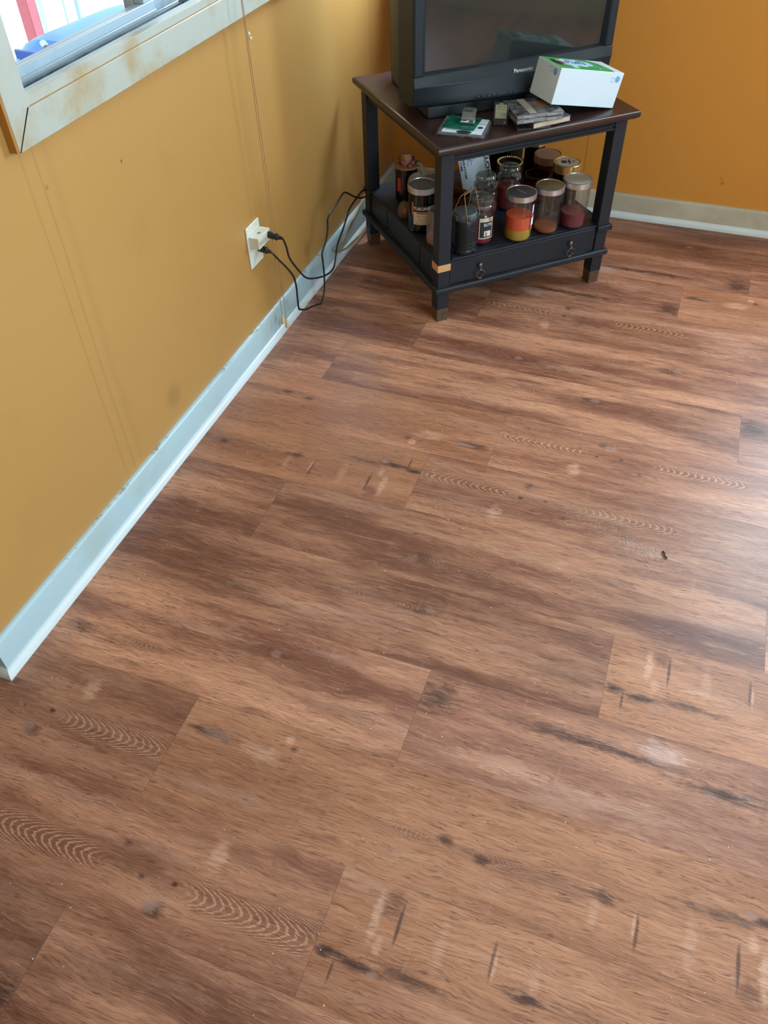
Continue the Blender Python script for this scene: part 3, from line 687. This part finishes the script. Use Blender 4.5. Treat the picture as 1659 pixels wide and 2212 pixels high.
# little thermometer clock
ck = thing('thermometer_clock', 'small black digital thermometer standing between the disc cases', 'thermometer', L(.2145, .0575, ZT), RZ+math.radians(-31))
lean = Matrix.Rotation(math.radians(-9), 4, 'X')
MB().box((-.021, -.0055, .0005), (.021, .0055, .062), mtx=lean).build('case', M_clock, ck, .002)
lc = MB().box((-.016, -.0062, .0200), (.016, -.005, .0560), mtx=lean).build('display', M_lcd, ck)
mb = MB()
put_text(mb, '77.7', .0150, lambda x, y, z: lean @ Vector((x*.95, -.0064-z, .0470+y)), .0002)
put_text(mb, '19', .0150, lambda x, y, z: lean @ Vector((x+.006, -.0064-z, .0290+y)), .0002); mb.build('digits', M_lcdi, lc, smooth=False)
MB().box((-.006, -.0062, .0572), (.006, -.005, .0595), mtx=lean).build('badge', M_embos, ck)
MB().box((.010, -.0062, .008), (.014, -.005, .011), mtx=lean).build('button', M_embos, ck)
MB().prism([(0, 0), (.018, 0), (0, .05)], -.006, .006, f=lambda a, b, c: (c, .006+a+b*.15, b)).build('prop_foot', M_clock, ck)

# book, leaflet and two disc cases
bk = thing('book', 'paperback book under the stacked disc cases', 'book', L(.3425, .043, ZT+.003), RZ+math.radians(3.3))
MB().box((-.062, -.054, .0015), (.063, .054, .0145)).build('pages', M_pages, bk)
MB().box((-.0645, -.056, .0), (.0645, .056, .0015)).box((-.0645, -.056, .0145), (.0645, .056, .016)).box((-.0645, -.056, .0015), (-.0625, .056, .0145)).build('cover', M_bcover, bk, .0004)
lf = MB().box((-.05, -.045, 0), (.05, .045, .0028), mtx=None); lf = lf.build('leaflet', M_cover, None, .0005); lf.location = L(.300, .035, ZT); lf.rotation_euler = (0, 0, RZ+math.radians(-14)); tag(lf, 'thin dark leaflet sticking out under the paperback book', 'leaflet')
def jewel(loc, rz, label, top):
    o = thing('disc_case', label, 'disc case', loc, rz, 'stacked disc cases')
    MB().box((-.071, -.0625, .0), (.071, .0625, .0108)).build('case', M_jewel, o, .0008)
    MB().box((-.069, -.0605, .0018), (.069, .0605, .0085)).build('tray', M_jewell, o, .0008)
    MB().box((-.066, -.059, .0094), (.068, .0605, .0104)).build('booklet', M_cover, o)
    mb = MB(); mb.box((-.030, -.058, .0111), (-.008, .060, .0113)); mb.build('booklet_strip', M_coverb, o)
    m2 = MB(); m2.lathe([(.0001, 0), (.024, 0), (.026, .0003), (.0001, .0003)], 26); m2.v = [(x+.026, y*.85+.012, z+.0111) for x, y, z in m2.v]; m2.box((.005, -.015, .0111), (.055, -.008, .0113)); m2.build('cover_picture', M_covero, o)
    for xa in (-.05, .02): MB().box((xa, -.0630, .003), (xa+.03, -.0622, .008)).build('edge_clip', M_jewell, o)
    return o
jewel(L(.311, .047, ZT+.0191), RZ+math.radians(-7.5), 'grey disc case lying flat on the paperback book, lower of the two', 0)
jewel(L(.316, .051, ZT+.0300), RZ+math.radians(-9.6), 'disc case with brownish cover picture on top of the stack beside the tissue box', 1)

# tissue box: one corner up on the disc cases
tb = thing('tissue_box', 'white and green tissue box leaning on the disc cases on the stand', 'tissue box')
v_ = Vector((-.069, .2094, .8065)); Rm = Matrix.Rotation(v_.length, 4, v_.normalized()); Rm.translation = (.7039, 2.4623, .6235); tb.matrix_world = Rm
DX, DY, DZ = .2347, .1116, .0958
MB().box((0, 0, 0), (DX, DY, DZ)).build('carton', M_white, tb, .0008)
e_ = .0003
g = [(.002, .002), (.196, .002)] + [(.196+.012*math.sin(math.pi*i/12)*1.2+ .028*math.sin(math.pi*i/24)*0, .002+.1076*i/12*1.0) for i in range(1, 12)] + [(.16, DY-.002), (.002, DY-.002)]
g = [(.002, .002), (.200, .002), (.203, .02), (.202, .045), (.198, .07), (.186, .092), (.165, DY-.002), (.002, DY-.002)]
MB().prism(g, DZ, DZ+e_).build('green_panel', M_green, tb, smooth=False)
cloud = [(.058+.016*math.cos(a)+.052*math.cos(a), .066+.032*math.sin(a)) for a in [2*math.pi*i/36 for i in range(36)]]
cloud = [(x+.035, y-.004*math.sin(9*i/36*6.28)) for i, (x, y) in enumerate(cloud)]
cl = MB().prism(cloud, DZ+e_, DZ+2*e_).build('cloud_panel', M_sky, tb, smooth=False)
mb = MB(); put_text(mb, 'Puffs', .044, lambda x, y, z: (.098+x*.90, .068+y, DZ+2*e_+.0002+z), .0002, shear=.25); mb.build('lettering', M_inkn, cl, smooth=False)
m2 = MB(); m2.lathe([(.0001, 0), (.020, 0), (.020, e_), (.0001, e_)], 28); m2.v = [(x*.9+.038, y*1.15+.055, z+DZ+2.2*e_) for x, y, z in m2.v]; m2.build('printed_face', M_brown, tb, smooth=False)
m2 = MB(); m2.lathe([(.0001, 0), (.020, 0), (.020, e_), (.0001, e_)], 28); m2.v = [(x*.55+.026, y*1.35+.062, z+DZ+3.4*e_) for x, y, z in m2.v]; m2.build('printed_hair', M_hair, tb, smooth=False)
m2 = MB(); m2.lathe([(.0001, 0), (.009, 0), (.009, e_), (.0001, e_)], 12); m2.v = [(x*1.5+.052, y*.45+.042, z+DZ+3.6*e_) for x, y, z in m2.v]; m2.box((.058, .014, DZ+e_), (.078, .030, DZ+2.4*e_)); m2.build('printed_tissue', M_white, tb, smooth=False)
m2 = MB(); put_text(m2, 'softly', .013, lambda x, y, z: (.160+x, .060+y, DZ+e_+.0002+z), .0001); put_text(m2, 'comforting', .010, lambda x, y, z: (.170+x, .042+y, DZ+e_+.0002+z), .0001)
m2.box((.160, .022, DZ+e_), (.168, .030, DZ+2*e_)); m2.build('small_print', M_logoB, tb, smooth=False)
def flower(mb, cx, cy, f, r=.008):
    for i in range(6):
        a = i*math.pi/3; o = len(mb.v); mb.lathe([(.0001, 0), (r*.45, 0), (r*.45, .0002), (.0001, .0002)], 10); mb.v[o:] = [f(cx+x+r*.55*math.cos(a), cy+y+r*.55*math.sin(a), z) for x, y, z in mb.v[o:]]
m2 = MB(); F1 = lambda x, y, z: (x, -.0001-z, y); flower(m2, .216, .078, F1, .010)
put_text(m2, 'plus', .007, lambda x, y, z: F1(.197-x, .070-y, z), .0001); put_text(m2, 'lotion', .007, lambda x, y, z: F1(.197-x, .080-y, z), .0001)
m2.build('side_print', M_logoB, tb, smooth=False)
m2 = MB(); F2 = lambda x, y, z: (-.0001-z, x, y); flower(m2, .022, .080, F2, .010)
put_text(m2, 'plus', .008, lambda x, y, z: F2(.045+x, .075-y, z), .0001); put_text(m2, 'lotion', .008, lambda x, y, z: F2(.045+x, .086-y, z), .0001)
m2.build('end_print', M_logoB, tb, smooth=False)

# ------------------------------------------------------------------ candles and jars on the shelf
def wrap(R, zc, a0):
    """bend flat text around a cylinder of radius R; a0 = direction it faces"""
    return lambda x, y, z: ((R+z)*math.cos(a0 + x/R), (R+z)*math.sin(a0 + x/R), zc + y)
def patch(mb, R, a0, aw, za, zb, mat=None, n=14):
    o = len(mb.v)
    for i in range(n+1):
        a = a0 - aw/2 + aw*i/n
        for r_, z in ((R, za), (R, zb), (R+.0004, zb), (R+.0004, za)): mb.v.append((r_*math.cos(a), r_*math.sin(a), z))
    for i in range(n):
        for k in range(4): a, b = o+i*4+k, o+i*4+(k+1) % 4; mb.f.append([a, b, b+4, a+4]); mb.mi.append(mat or 0)
    return mb
def jar_body(R, h, neck=None, base=.006, wall=.0028):
    neck = neck or R
    out = [(R*.90, 0), (R*.985, .003), (R, .010), (R, h*.78), (neck+(R-neck)*.5, h*.86), (neck, h*.90), (neck, h)]
    inn = [(neck-wall, h), (neck-wall, h*.90), (R-wall, h*.77), (R-wall, .012), (R*.86, base)]
    return MB().lathe(out+inn, 44, closed=True)
FACE = -math.pi/2 - RZ + math.radians(20)    # local direction that faces the room
def candle(name, label, cat, x, y, R, h, gl, waxes, lid=None, lidtop=None, lidR=None, lid_h=.018, neck=None, group=None, z=ZS):
    t = thing(name, label, cat, L(x, y, z), RZ, group)
    jar_body(R, h, neck).build('jar', gl, t)
    za = .0065
    for (zb, m) in waxes:
        MB().lathe([(R*.86 if za < .01 else R-.0032, za), (R-.0032, min(za+.006, zb-.001)), (R-.0032, zb), (R*.5, zb-.0015), (.003, zb-.002)], 36).build('wax', m, t); za = zb
    if lid:
        lr = lidR or (R*1.06)
        ld = MB().lathe([(lr-.003, h-lid_h*.45), (lr, h-lid_h*.45+.001), (lr, h+lid_h*.5), (lr-.0015, h+lid_h*.55), (lr-.004, h+lid_h*.55), (lr-.005, h+lid_h*.42), (.001, h+lid_h*.42)], 48, closed=False).build('lid', lid, t)
        MB().lathe([(lr-.0055, h+lid_h*.42), (lr-.0060, h+lid_h*.50), (.001, h+lid_h*.50)], 40, closed=False).build('lid_top', lidtop or lid, ld)
        t['lz'] = h+lid_h*.5; t['lr'] = lr; return t, ld
    return t, None
# front row, right part
c, ld = candle('jar_candle', 'striped red and yellow candle in clear jar with dark silver lid', 'candle', .304, .046, .0445, .142, G_clear, [(.040, W_yel), (.080, W_orange)], M_silver, M_liddark, .0485, group='lidded jar candles on the shelf')
mb = MB(); re_ = random.Random(4)
for i in range(11): mb.box((-.018+i*.0033, -.0022*re_.uniform(.6, 1.1), .1515), (-.0160+i*.0033, .0022*re_.uniform(.5, 1.1), .1518), mtx=Matrix.Rotation(math.radians(-72), 4, 'Z'))
mb.build('embossing', M_embos, ld, smooth=False)
lb = MB(); patch(lb, .0447, FACE+1.05, .22, .090, .118); lb.build('label', M_white, c)
lb = MB(); patch(lb, .0447, FACE+1.10, .42, .052, .082); lb.build('label', M_white, c)
lb = MB(); patch(lb, .0449, FACE+1.02, .30, .078, .092); lb.build('label_flame', W_mag, c)
lb = MB(); patch(lb, .0449, FACE+.98, .26, .040, .050); lb.build('label_flame', M_inkr, c)
candle('jar_candle', 'nearly burnt rust candle in clear jar with brown-topped silver lid', 'candle', .4115, .052, .0415, .140, G_clear, [(.018, W_rust)], M_silver, M_lidbrown, .0460, group='lidded jar candles on the shelf')
candle('jar_candle', 'dark wine candle in clear jar at the right front corner of the shelf', 'candle', .510, .047, .0435, .143, G_clear, [(.024, W_wine), (.050, W_wine)], M_silver, M_lidgreen, .0475, group='lidded jar candles on the shelf')
c, ld = candle('jar_candle', 'black jar candle with gold screw lid printed with a round label', 'candle', .5624, .192, .0440, .128, G_dark, [(.09, W_black)], M_gold, M_gold, .0465, .028)
mb = MB().lathe([(.036, .1425), (.036, .1429), (.001, .1429)], 36, closed=False); mb.build('lid_label', M_lidgreen, ld)
mb = MB(); mb.box((-.020, -.010, .1431), (-.003, .010, .1434)); mb.tube([(.004, -.016, .1433), (.008, -.005, .1433), (.004, .006, .1433), (.010, .016, .1433)], .0022, 6); put_text(mb, 'S', .02, lambda x, y, z: (x+.020, y, .1432+z), .0002); mb.v = [(*rot2(x, y, math.radians(-20)), z) for x, y, z in mb.v]; mb.build('lid_print', M_ink, ld, smooth=False)
lb = MB(); 
candle('jar_candle', 'tan-lidded brown glass candle behind the gold-lidded black jar', 'candle', .570, .322, .0440, .108, G_amber, [(.06, W_rust)], M_lidtan, M_lidtan, .0475, .026)
candle('jar_candle', 'dark jar candle with gold lid at the back right of the shelf', 'candle', .642, .4465, .036, .113, G_dark, [(.08, W_black)], M_gold, M_gold, .0375, .020)[0].location = L(.598, .452, ZS)
candle('jar_candle', 'tall black jar at the back of the shelf under the television', 'candle', .480, .495, .044, .145, G_dark, [(.10, W_black)], M_clock, M_clock, .045, .022)
candle('jar_candle', 'open brown glass candle without lid behind the rust candle', 'candle', .4962, .2625, .0415, .088, G_brown, [(.045, W_rust)])
# squat dark holder with beaded gold rim
t = thing('candle_holder', 'squat black candle holder with beaded gold rim behind the glass-lidded jars', 'candle holder', L(.462, .392, ZS), RZ)
MB().lathe([(.036, 0), (.043, .01), (.045, .05), (.041, .086), (.037, .086), (.038, .05), (.034, .01)], 36).build('bowl', M_clock, t)
mb = MB()
for i in range(34): a = 2*math.pi*i/34; mb.ball((.0425*math.cos(a), .0425*math.sin(a), .087), .0038, 5)
mb.build('beaded_rim', M_gold, t)
# apothecary jars with glass domes
def apothecary(x, y, R, h, gl, waxes, label, dome=.030, flat=False):
    t, _ = candle('jar_candle', label, 'candle', x, y, R, h, gl, waxes, neck=R*.82, group='glass-lidded jar candles')
    r = R*.90
    prof = [(r*.80, h-.010), (r*.80, h+.001), (r, h+.001), (r, h+.006), (r*.93, h+.009), (r*.96, h+.012), (r*.80, h+.016)]
    if flat: prof += [(r*.93, h+.020), (r*.94, h+.026), (r*.80, h+.031), (r*.4, h+.034), (.001, h+.0345)]
    else: prof += [(r*.70, h+.020), (r*.86, h+.027), (r*.88, h+.034), (r*.78, h+.041), (r*.45, h+.046), (.001, h+.0475)]
    MB().lathe(prof, 44, closed=False).build('glass_lid', G_lid, t)
    return t
apothecary(.384, .258, .0440, .098, G_smoke, [(.075, W_red)], 'deep red candle in glass jar with domed glass lid, further back of two')
apothecary(.2905, .250, .0440, .090, G_smoke, [(.034, W_mag)], 'magenta candle with domed glass lid in front of the lettered plaque')
t = apothecary(.186, .083, .0445, .117, G_smoke, [(.044, W_mag)], 'magenta candle with paper label right behind the black lantern', flat=True)
F0 = FACE+.35
mb = MB(); patch(mb, .0446, F0, 1.05, .024, .092); mb.build('label', M_cream, t)
mb = MB(); patch(mb, .0449, F0, .93, .028, .080); mb.build('label_panel', M_ink, t)
mb = MB(); put_text(mb, 'ELITE', .012, wrap(.0456, .070, F0+.1), .0002, bold=.0002); patch(mb, .0454, F0+.1, .5, .032, .050); mb.build('label_print', M_white, t, smooth=False)
mb = MB(); patch(mb, .0456, F0, .12, .032, .046); mb.build('label_picture', M_inkr, t)
mb = MB(); patch(mb, .0455, F0+.25, .2, .083, .090); mb.build('label_picture', M_inkr, t)
# amber jar with green wax behind the lantern
candle('jar_candle', 'amber glass jar with green wax behind the lantern', 'candle', .158, .196, .0400, .112, G_amber, [(.070, W_grn2)])
# green jar with label, pale pink open jar
t, ld = candle('jar_candle', 'dark green jar candle with grey lid and cream label left of the front leg', 'candle', .052, .236, .0455, .138, G_green, [(.085, W_green)], M_silver, M_lidgrey, .0475, .020)
F3 = math.radians(-115)
mb = MB(); patch(mb, .0458, F3, 1.25, .032, .074); mb.build('label', M_cream, t)
mb = MB(); patch(mb, .0458, F3, 1.35, .074, .094); mb.build('label_band', M_ink, t)
mb = MB(); put_text(mb, 'TUSCANY', .0130, wrap(.0462, .085, F3), .0002, bold=.0002); mb.build('label_name', M_inkw, t, smooth=False)
mb = MB(); put_text(mb, 'FROSTED', .0080, wrap(.0462, .059, F3), .0001); put_text(mb, 'SPRUCE', .0080, wrap(.0462, .049, F3), .0001); patch(mb, .0461, F3, 1.0, .0415, .0422); patch(mb, .0461, F3, .9, .0375, .0380); patch(mb, .0461, F3, .8, .0345, .0350); mb.build('label_text', M_foot, t, smooth=False)
mb = MB(); patch(mb, .0461, F3+.1, 1.0, .067, .073); mb.build('label_stripe', M_inkr, t)
mb = MB(); patch(mb, .0459, F3-.72, .14, .062, .104); mb.build('label_picture', M_inkr, t)
t, _ = candle('jar_candle', 'open frosted glass jar with coral pink wax half hidden by the front leg', 'candle', .052, .124, .0335, .112, G_frost, [(.026, W_pink)], neck=.029)

# black folding lantern on its flat tray piece
tr = MB().box((-.052, -.040, 0), (.052, .040, .006)).build('tray', M_blk, None, .0015); tr.location = L(.1010, .034, ZS); tr.rotation_euler = (0, 0, RZ+math.radians(-4)); tag(tr, 'flat black piece lying under the lantern at the shelf edge', 'tray')
ln = thing('camping_lantern', 'black cylindrical camping lantern with raised wire handles at the shelf front', 'lantern', L(.1045, .036, ZS+.0061), RZ)
r = .0405
MB().lathe([(r*.92, .010), (r*.95, .014), (r*.95, .020), (r*.985, .021), (r*.985, .025), (r*.95, .026), (r*.95, .030), (r*.985, .031), (r*.985, .035), (r*.95, .036), (r*.95, .070), (r*.985, .071), (r*.985, .075), (r*.95, .076), (r*.95, .079), (r*.985, .080), (r*.985, .084), (r*.95, .085), (r*.95, .104), (r*.92, .106)], 40).build('body', M_lan, ln)
mb = MB().lathe([(r*.96, 0), (r*1.0, .003), (r*1.0, .012), (r*.94, .016)], 40)
for i in range(6): a = i*math.pi/3; m_ = Matrix.Rotation(a, 4, 'Z'); mb.box((r*.93, -.008, .002), (r*1.06, .008, .013), mtx=m_)
mb.build('foot_ring', M_lan, ln, .001)
mb = MB().lathe([(r*.94, .106), (r*1.0, .110), (r*1.0, .118), (r*.90, .126), (r*.84, .129), (r*.3, .1305), (.001, .1305)], 40)
for i in range(6):
    a = i*math.pi/3+.3; m_ = Matrix.Rotation(a, 4, 'Z'); mb.box((r*.86, -.007, .110), (r*1.07, .007, .124), mtx=m_)
cap = mb.build('cap', M_lant, ln, .001)
for i in range(6): a = i*math.pi/3+.3; MB().ball((r*1.07*math.cos(a), r*1.07*math.sin(a), .117), .0034, 6).build('cap_screw', M_lan, cap)
def wirepath(P): return [(p[0]-.1045, p[1]-.036, p[2]-ZS-.0061) for p in P]
MB().tube(wirepath([(.0920, -.0060, .325), (.0820, .0040, .408), (.0840, .0065, .412), (.137, .0405, .412), (.139, .043, .408), (.1560, .0360, .325)]), .0013, 8).build('wire_handle', M_wire, ln)
MB().tube(wirepath([(.0640, .0520, .325), (.0690, .0100, .404), (.0710, .0100, .408), (.129, .0500, .4075), (.131, .052, .404), (.1330, .0760, .325)]), .0013, 8).build('wire_handle', M_wire, ln)

# lettered plaque leaning at the back
pq = thing('plaque', 'white plaque lettered with the word mother leaning behind the jars', 'plaque', L(.338, .378, ZS+.0105), RZ+math.radians(-10))
ln2 = Matrix.Rotation(math.radians(-10), 4, 'X') @ Matrix.Rotation(math.radians(-10.5), 4, 'Y')
MB().box((-.056, 0, .0015), (.056, .011, .172), mtx=ln2).build('board', M_wood, pq, .0008)
fc = MB().box((-.054, -.0008, .003), (.054, 0, .171), mtx=ln2).build('face', M_white, pq)
P_ = lambda x, y, z: tuple(ln2 @ Vector((x, -.0010-z, y)))
mb = MB()
put_text(mb, 'MOTHER', .0190, lambda x, y, z: P_(-.0475+y*.62, .122+x*1.0, z), .0001, bold=.0005)
put_text(mb, 'MOTHER', .0170, lambda x, y, z: P_(-.0365+y*.55, .088+x*1.0, z), .0001, bold=.0006)
put_text(mb, 'MOTHER', .0330, lambda x, y, z: P_(.0460-y*.50, .105+x*1.0, z), .0001, bold=.0012)
mb.box((.0355, -.0011, .004), (.0368, -.0008, .170), mtx=ln2); mb.build('stencil_lettering', M_ink, fc, smooth=False)
mb = MB(); put_text(mb, 'M', .046, lambda x, y, z: P_(-.017+x*.50, .108+y, z), .0001, shear=.1); put_text(mb, 'other...', .021, lambda x, y, z: P_(.011+x*.60, .119+y+x*.30, z), .0001, shear=.3)
put_text(mb, '9', .022, lambda x, y, z: P_(.026+x, .141+y*.7, z), .0001); mb.build('script_lettering', M_inkb, fc, smooth=False)

# decorated jar at the back left and the little figure before it
dj = thing('decorated_jar', 'dark red jar topped with wooden barrel and berries at the shelf back left', 'jar', L(.094, .455, ZS), RZ)
jar_body(.038, .115).build('jar', G_redg, dj)
MB().lathe([(.030, .006), (.034, .010), (.034, .060), (.002, .064)], 28).build('filling', W_red, dj)
mb = MB(); patch(mb, .0384, FACE-.75, .38, .040, .085); mb.build('label', M_redl, dj)
lt = MB().lathe([(.040, .115), (.044, .117), (.044, .120), (.040, .121), (.001, .121)], 36, closed=False).build('lid', M_wood, dj)
mb = MB(); brl = [(.016, -.020), (.0185, -.010), (.0195, 0), (.0185, .010), (.016, .020)]; mb.lathe(brl, 24); mb.v = [(x-.004, y-.006, z+.1415) for x, y, z in mb.v]
for zz in (-.014, .014): mb.lathe([(.0182, .1415+zz-.002), (.0190, .1415+zz), (.0182, .1415+zz+.002)], 24, c=(-.004, -.006), closed=False)
mb.build('wooden_barrel', M_wood, dj)
mb = MB(); rr = random.Random(5)
for i in range(15):
    a = rr.uniform(0, 6.28); d = rr.uniform(.020, .034); mb.ball((d*math.cos(a), d*math.sin(a), .128+rr.uniform(0, .014)), rr.uniform(.005, .009), 7)
mb.build('berries', M_berry, dj)
mb = MB()
for i in range(12):
    a = rr.uniform(0, 6.28); d = rr.uniform(.014, .036); mb.ball((d*math.cos(a), d*math.sin(a), .126+rr.uniform(0, .012)), .008, 6, (1.3, .6, .35))
mb.build('leaves', M_leafd, dj)
MB().tube([(.024, -.030, .130), (.036, -.034, .124), (.042, -.040, .105), (.046, -.044, .086)], .0026, 6, flat=.5).tube([(.028, -.026, .132), (.042, -.030, .124), (.050, -.034, .104), (.055, -.038, .088)], .0022, 6, flat=.5).build('ribbon', M_olive, dj)
d_ = MB().lathe([(.001, 0), (.026, .0), (.029, .003), (.026, .007), (.001, .008)], 30); d_.v = [(x+.014, -.041-z, y+.078) for x, y, z in d_.v]; d_.build('round_highlight', M_olive, dj)  # beige disc painted in as the highlight on the bulging glass
fg = thing('figurine', 'small brown egg-shaped figurine with red mark at the shelf left edge', 'figurine', L(.030, .330, ZS), RZ)
MB().lathe([(.010, 0), (.017, .003), (.0215, .018), (.020, .036), (.013, .050), (.004, .056), (.001, .0565)], 28).build('body', plain('figurine_brown', (.11, .055, .022), .5), fg)
m2 = MB(); m2.ball((-.0030, -.0135, .026), .0125, 9, (.8, .7, 1.3)); m2.build('face_patch', plain('figurine_tan', (.24, .125, .055), .5), fg)
m2 = MB(); m2.ball((-.0040, -.0210, .030), .0055, 7, (.8, .5, 1.0)); m2.build('red_mark', M_redl, fg)

# ------------------------------------------------------------------ outlet, plugs, cords
ol = thing('wall_outlet', 'ivory outlet plate on the yellow wall below the window', 'outlet', (XW, 1.938, .3410))
mb = MB().box((0, -.0400, -.063), (.005, .0400, .063)); mb.build('plate', M_ivory, ol, .002)
mb = MB().prism([(math.cos(a)*.0165, max(-.0145, min(.0145, math.sin(a)*.0175))) for a in [2*math.pi*i/28 for i in range(28)]], .005, .0062, f=lambda a, b, c: (c, a, b-.0195)); mb.build('receptacle', M_ivory, ol)
ad = thing('outlet_tap', 'ivory plug-in outlet tap on the upper half of the outlet plate', 'adapter', (XW+.0052, 1.9425, .3600))
MB().box((0, -.0375, -.0170), (.031, .0375, .0165)).build('body', M_ivory, ad, .0015)
mb = MB()
for y in (-.030, -.022, -.012, -.004, .006): mb.box((.0308, y-.0010, -.009), (.0313, y+.0010, .004))
mb.build('slot', M_gap, ad)
MB().box((.011, -.008, .0165), (.020, .003, .0167)).build('stamp', M_olive, ad)
def smooth_path(P, n=6):
    P = [Vector(p) for p in P]; out = []
    for i in range(len(P)-1):
        a, b, c, d = P[max(i-1, 0)], P[i], P[i+1], P[min(i+2, len(P)-1)]
        for k in range(n):
            t = k/n; out.append(.5*((2*b)+(-a+c)*t+(2*a-5*b+4*c-d)*t*t+(-a+3*b-3*c+d)*t**3))
    return out+[P[-1]]
c1 = [(.036, 1.968, .360), (.048, 1.975, .352), (.050, 1.990, .318), (.048, 2.007, .272), (.048, 2.055, .208), (.048, 2.102, .157), (.048, 2.156, .124), (.048, 2.245, .086), (.048, 2.314, .073), (.048, 2.344, .098), (.048, 2.365, .136), (.045, 2.418, .156), (.045, 2.466, .185), (.045, 2.501, .207), (.045, 2.570, .214), (.042, 2.626, .212), (.034, 2.69, .190), (.030, 2.74, .17)]
c2 = [(.010, 1.946, .321), (.026, 1.943, .318), (.035, 1.959, .291), (.040, 2.002, .238), (.042, 2.032, .194), (.042, 2.042, .152), (.042, 2.041, .112), (.042, 2.043, .078), (.042, 2.053, .068), (.042, 2.091, .046), (.044, 2.130, .033), (.046, 2.171, .018), (.046, 2.205, .006), (.046, 2.237, .037), (.045, 2.248, .088), (.045, 2.246, .138), (.045, 2.246, .168), (.045, 2.282, .191), (.045, 2.303, .224), (.045, 2.315, .260), (.045, 2.385, .271), (.045, 2.446, .281), (.045, 2.479, .270), (.045, 2.553, .224), (.034, 2.650, .177), (.030, 2.72, .16)]
def plug(mb, p, d):
    d = Vector(d).normalized(); p = Vector(p); mb.tube([p, p+d*.001, p+d*.019, p+d*.022, p+d*.024, p+d*.029, p+d*.031, p+d*.042], [.0095, .0108, .0100, .0082, .0108, .0104, .0072, .0048], 12, flat=.8); return mb
for name, pts, p, d, lab in (('power_cord', c1, (.0090, 1.9665, .3615), (1, .0, -.12), 'black power cord plugged into the side of the outlet tap'), ('power_cord', c2, (-.0217, 1.952, .3225), (1, -.10, -.12), 'black power cord plugged into the lower socket, touching the floor')):
    t = thing(name, lab, 'cord', (0, 0, 0)); t.location = p; P0 = Vector(p)
    MB().tube([q-P0 for q in smooth_path(pts)], .0031, 8).build('cable', M_cordb, t)
    plug(MB(), (0, 0, 0), d).build('plug', M_cordb, t)
b1 = [(-.0085, 2.86, .140), (-.0085, 2.755, .119), (-.0085, 2.662, .092), (-.0085, 2.614, .088), (-.006, 2.544, .060), (.004, 2.484, .069), (.006, 2.440, .072), (.006, 2.458, .058), (.008, 2.528, .036), (.009, 2.575, .030), (.011, 2.647, .025), (.013, 2.732, .026), (.014, 2.86, .024)]
tag(MB().tube(smooth_path(b1), .0034, 8).build('wall_cable', M_cordg), 'brownish beige cable looped along the baseboard beside the stand', 'cable')
# blind pull cords with wooden tassels
for i, (P, tb_, lab) in enumerate((([(.012, 1.958, 1.25), (.020, 1.9624, .957), (.020, 1.9690, .533), (.020, 1.967, .094)], (.020, 1.967, .094), 'blind pull cord ending in the left, higher wooden tassel'),
                              ([(.013, 1.972, 1.25), (.021, 1.9665, .957), (.021, 1.9800, .529), (.022, 1.987, .067)], (.022, 1.9875, .067), 'blind pull cord ending in the right, lower wooden tassel'))):
    t = thing('pull_cord', lab, 'pull cord', tb_, 0, 'blind pull cords'); P0 = Vector(tb_)
    MB().tube([Vector(q)-P0 for q in P], .0010, 6).build('string', M_string, t)
    MB().lathe([(.0025, .002), (.0032, -.002), (.0066, -.022), (.0070, -.027), (.0055, -.030)], 18).build('tassel', M_tass, t)
t = thing('cord_stop', 'tiny pale bead stop on the blind cords below the sill', 'cord stop', (.023, 1.9725, .8770))
MB().ball((0, 0, .006), .0042, 8).build('bead', M_cream, t); MB().ball((.001, .004, -.005), .0042, 8).build('bead', M_cream, t)

# ------------------------------------------------------------------ crumbs and lint on the floor
rr = random.Random(21); mb = MB()
def crumb(mb, x, y, s):
    a = rr.uniform(0, 3.14); m_ = Matrix.Translation((x, y, 0)) @ Matrix.Rotation(a, 4, 'Z'); q = s*rr.uniform(.5, 1.2); mb.box((-s, -q, .0002), (s, q, .0002+s*rr.uniform(.5, 1.1)), mtx=m_)
for cx, cy, sx, sy, n in ((1.225, 1.412, .035, .022, 170), (1.172, 1.440, .020, .016, 70), (1.13, 1.462, .030, .012, 50), (1.09, 1.485, .035, .020, 40), (.728, 1.399, .03, .02, 30), (1.15, 1.35, .08, .05, 40)):
    for i in range(n): crumb(mb, rr.gauss(cx, sx), rr.gauss(cy, sy), rr.uniform(.0004, .0012))
tag(mb.build('ash_crumbs', M_dust, None, smooth=False), 'scattered grey ash crumbs on the floor near the right edge', 'crumbs', kind='stuff')
mb = MB()
for i in range(230):
    x, y = rr.uniform(.05, 1.7), rr.uniform(.15, 2.3); 
    s = rr.uniform(.0004, .0009)
    if rr.random() < .06: m_ = Matrix.Translation((x, y, 0)) @ Matrix.Rotation(rr.uniform(0, 3.1), 4, 'Z'); mb.box((-.0028, -.0003, .0002), (.0028, .0003, .0008), mtx=m_)
    else: crumb(mb, x, y, s)
tag(mb.build('lint_specks', M_lint, None, smooth=False), 'tiny white lint specks scattered over the floor planks', 'lint', kind='stuff')
tag(MB().tube([(1.268, 1.430, .0025), (1.273, 1.424, .004), (1.274, 1.416, .004), (1.280, 1.410, .0025)], .0022, 6).build('black_scrap', M_ink), 'bent black scrap lying beside the grey crumbs on the floor', 'scrap')
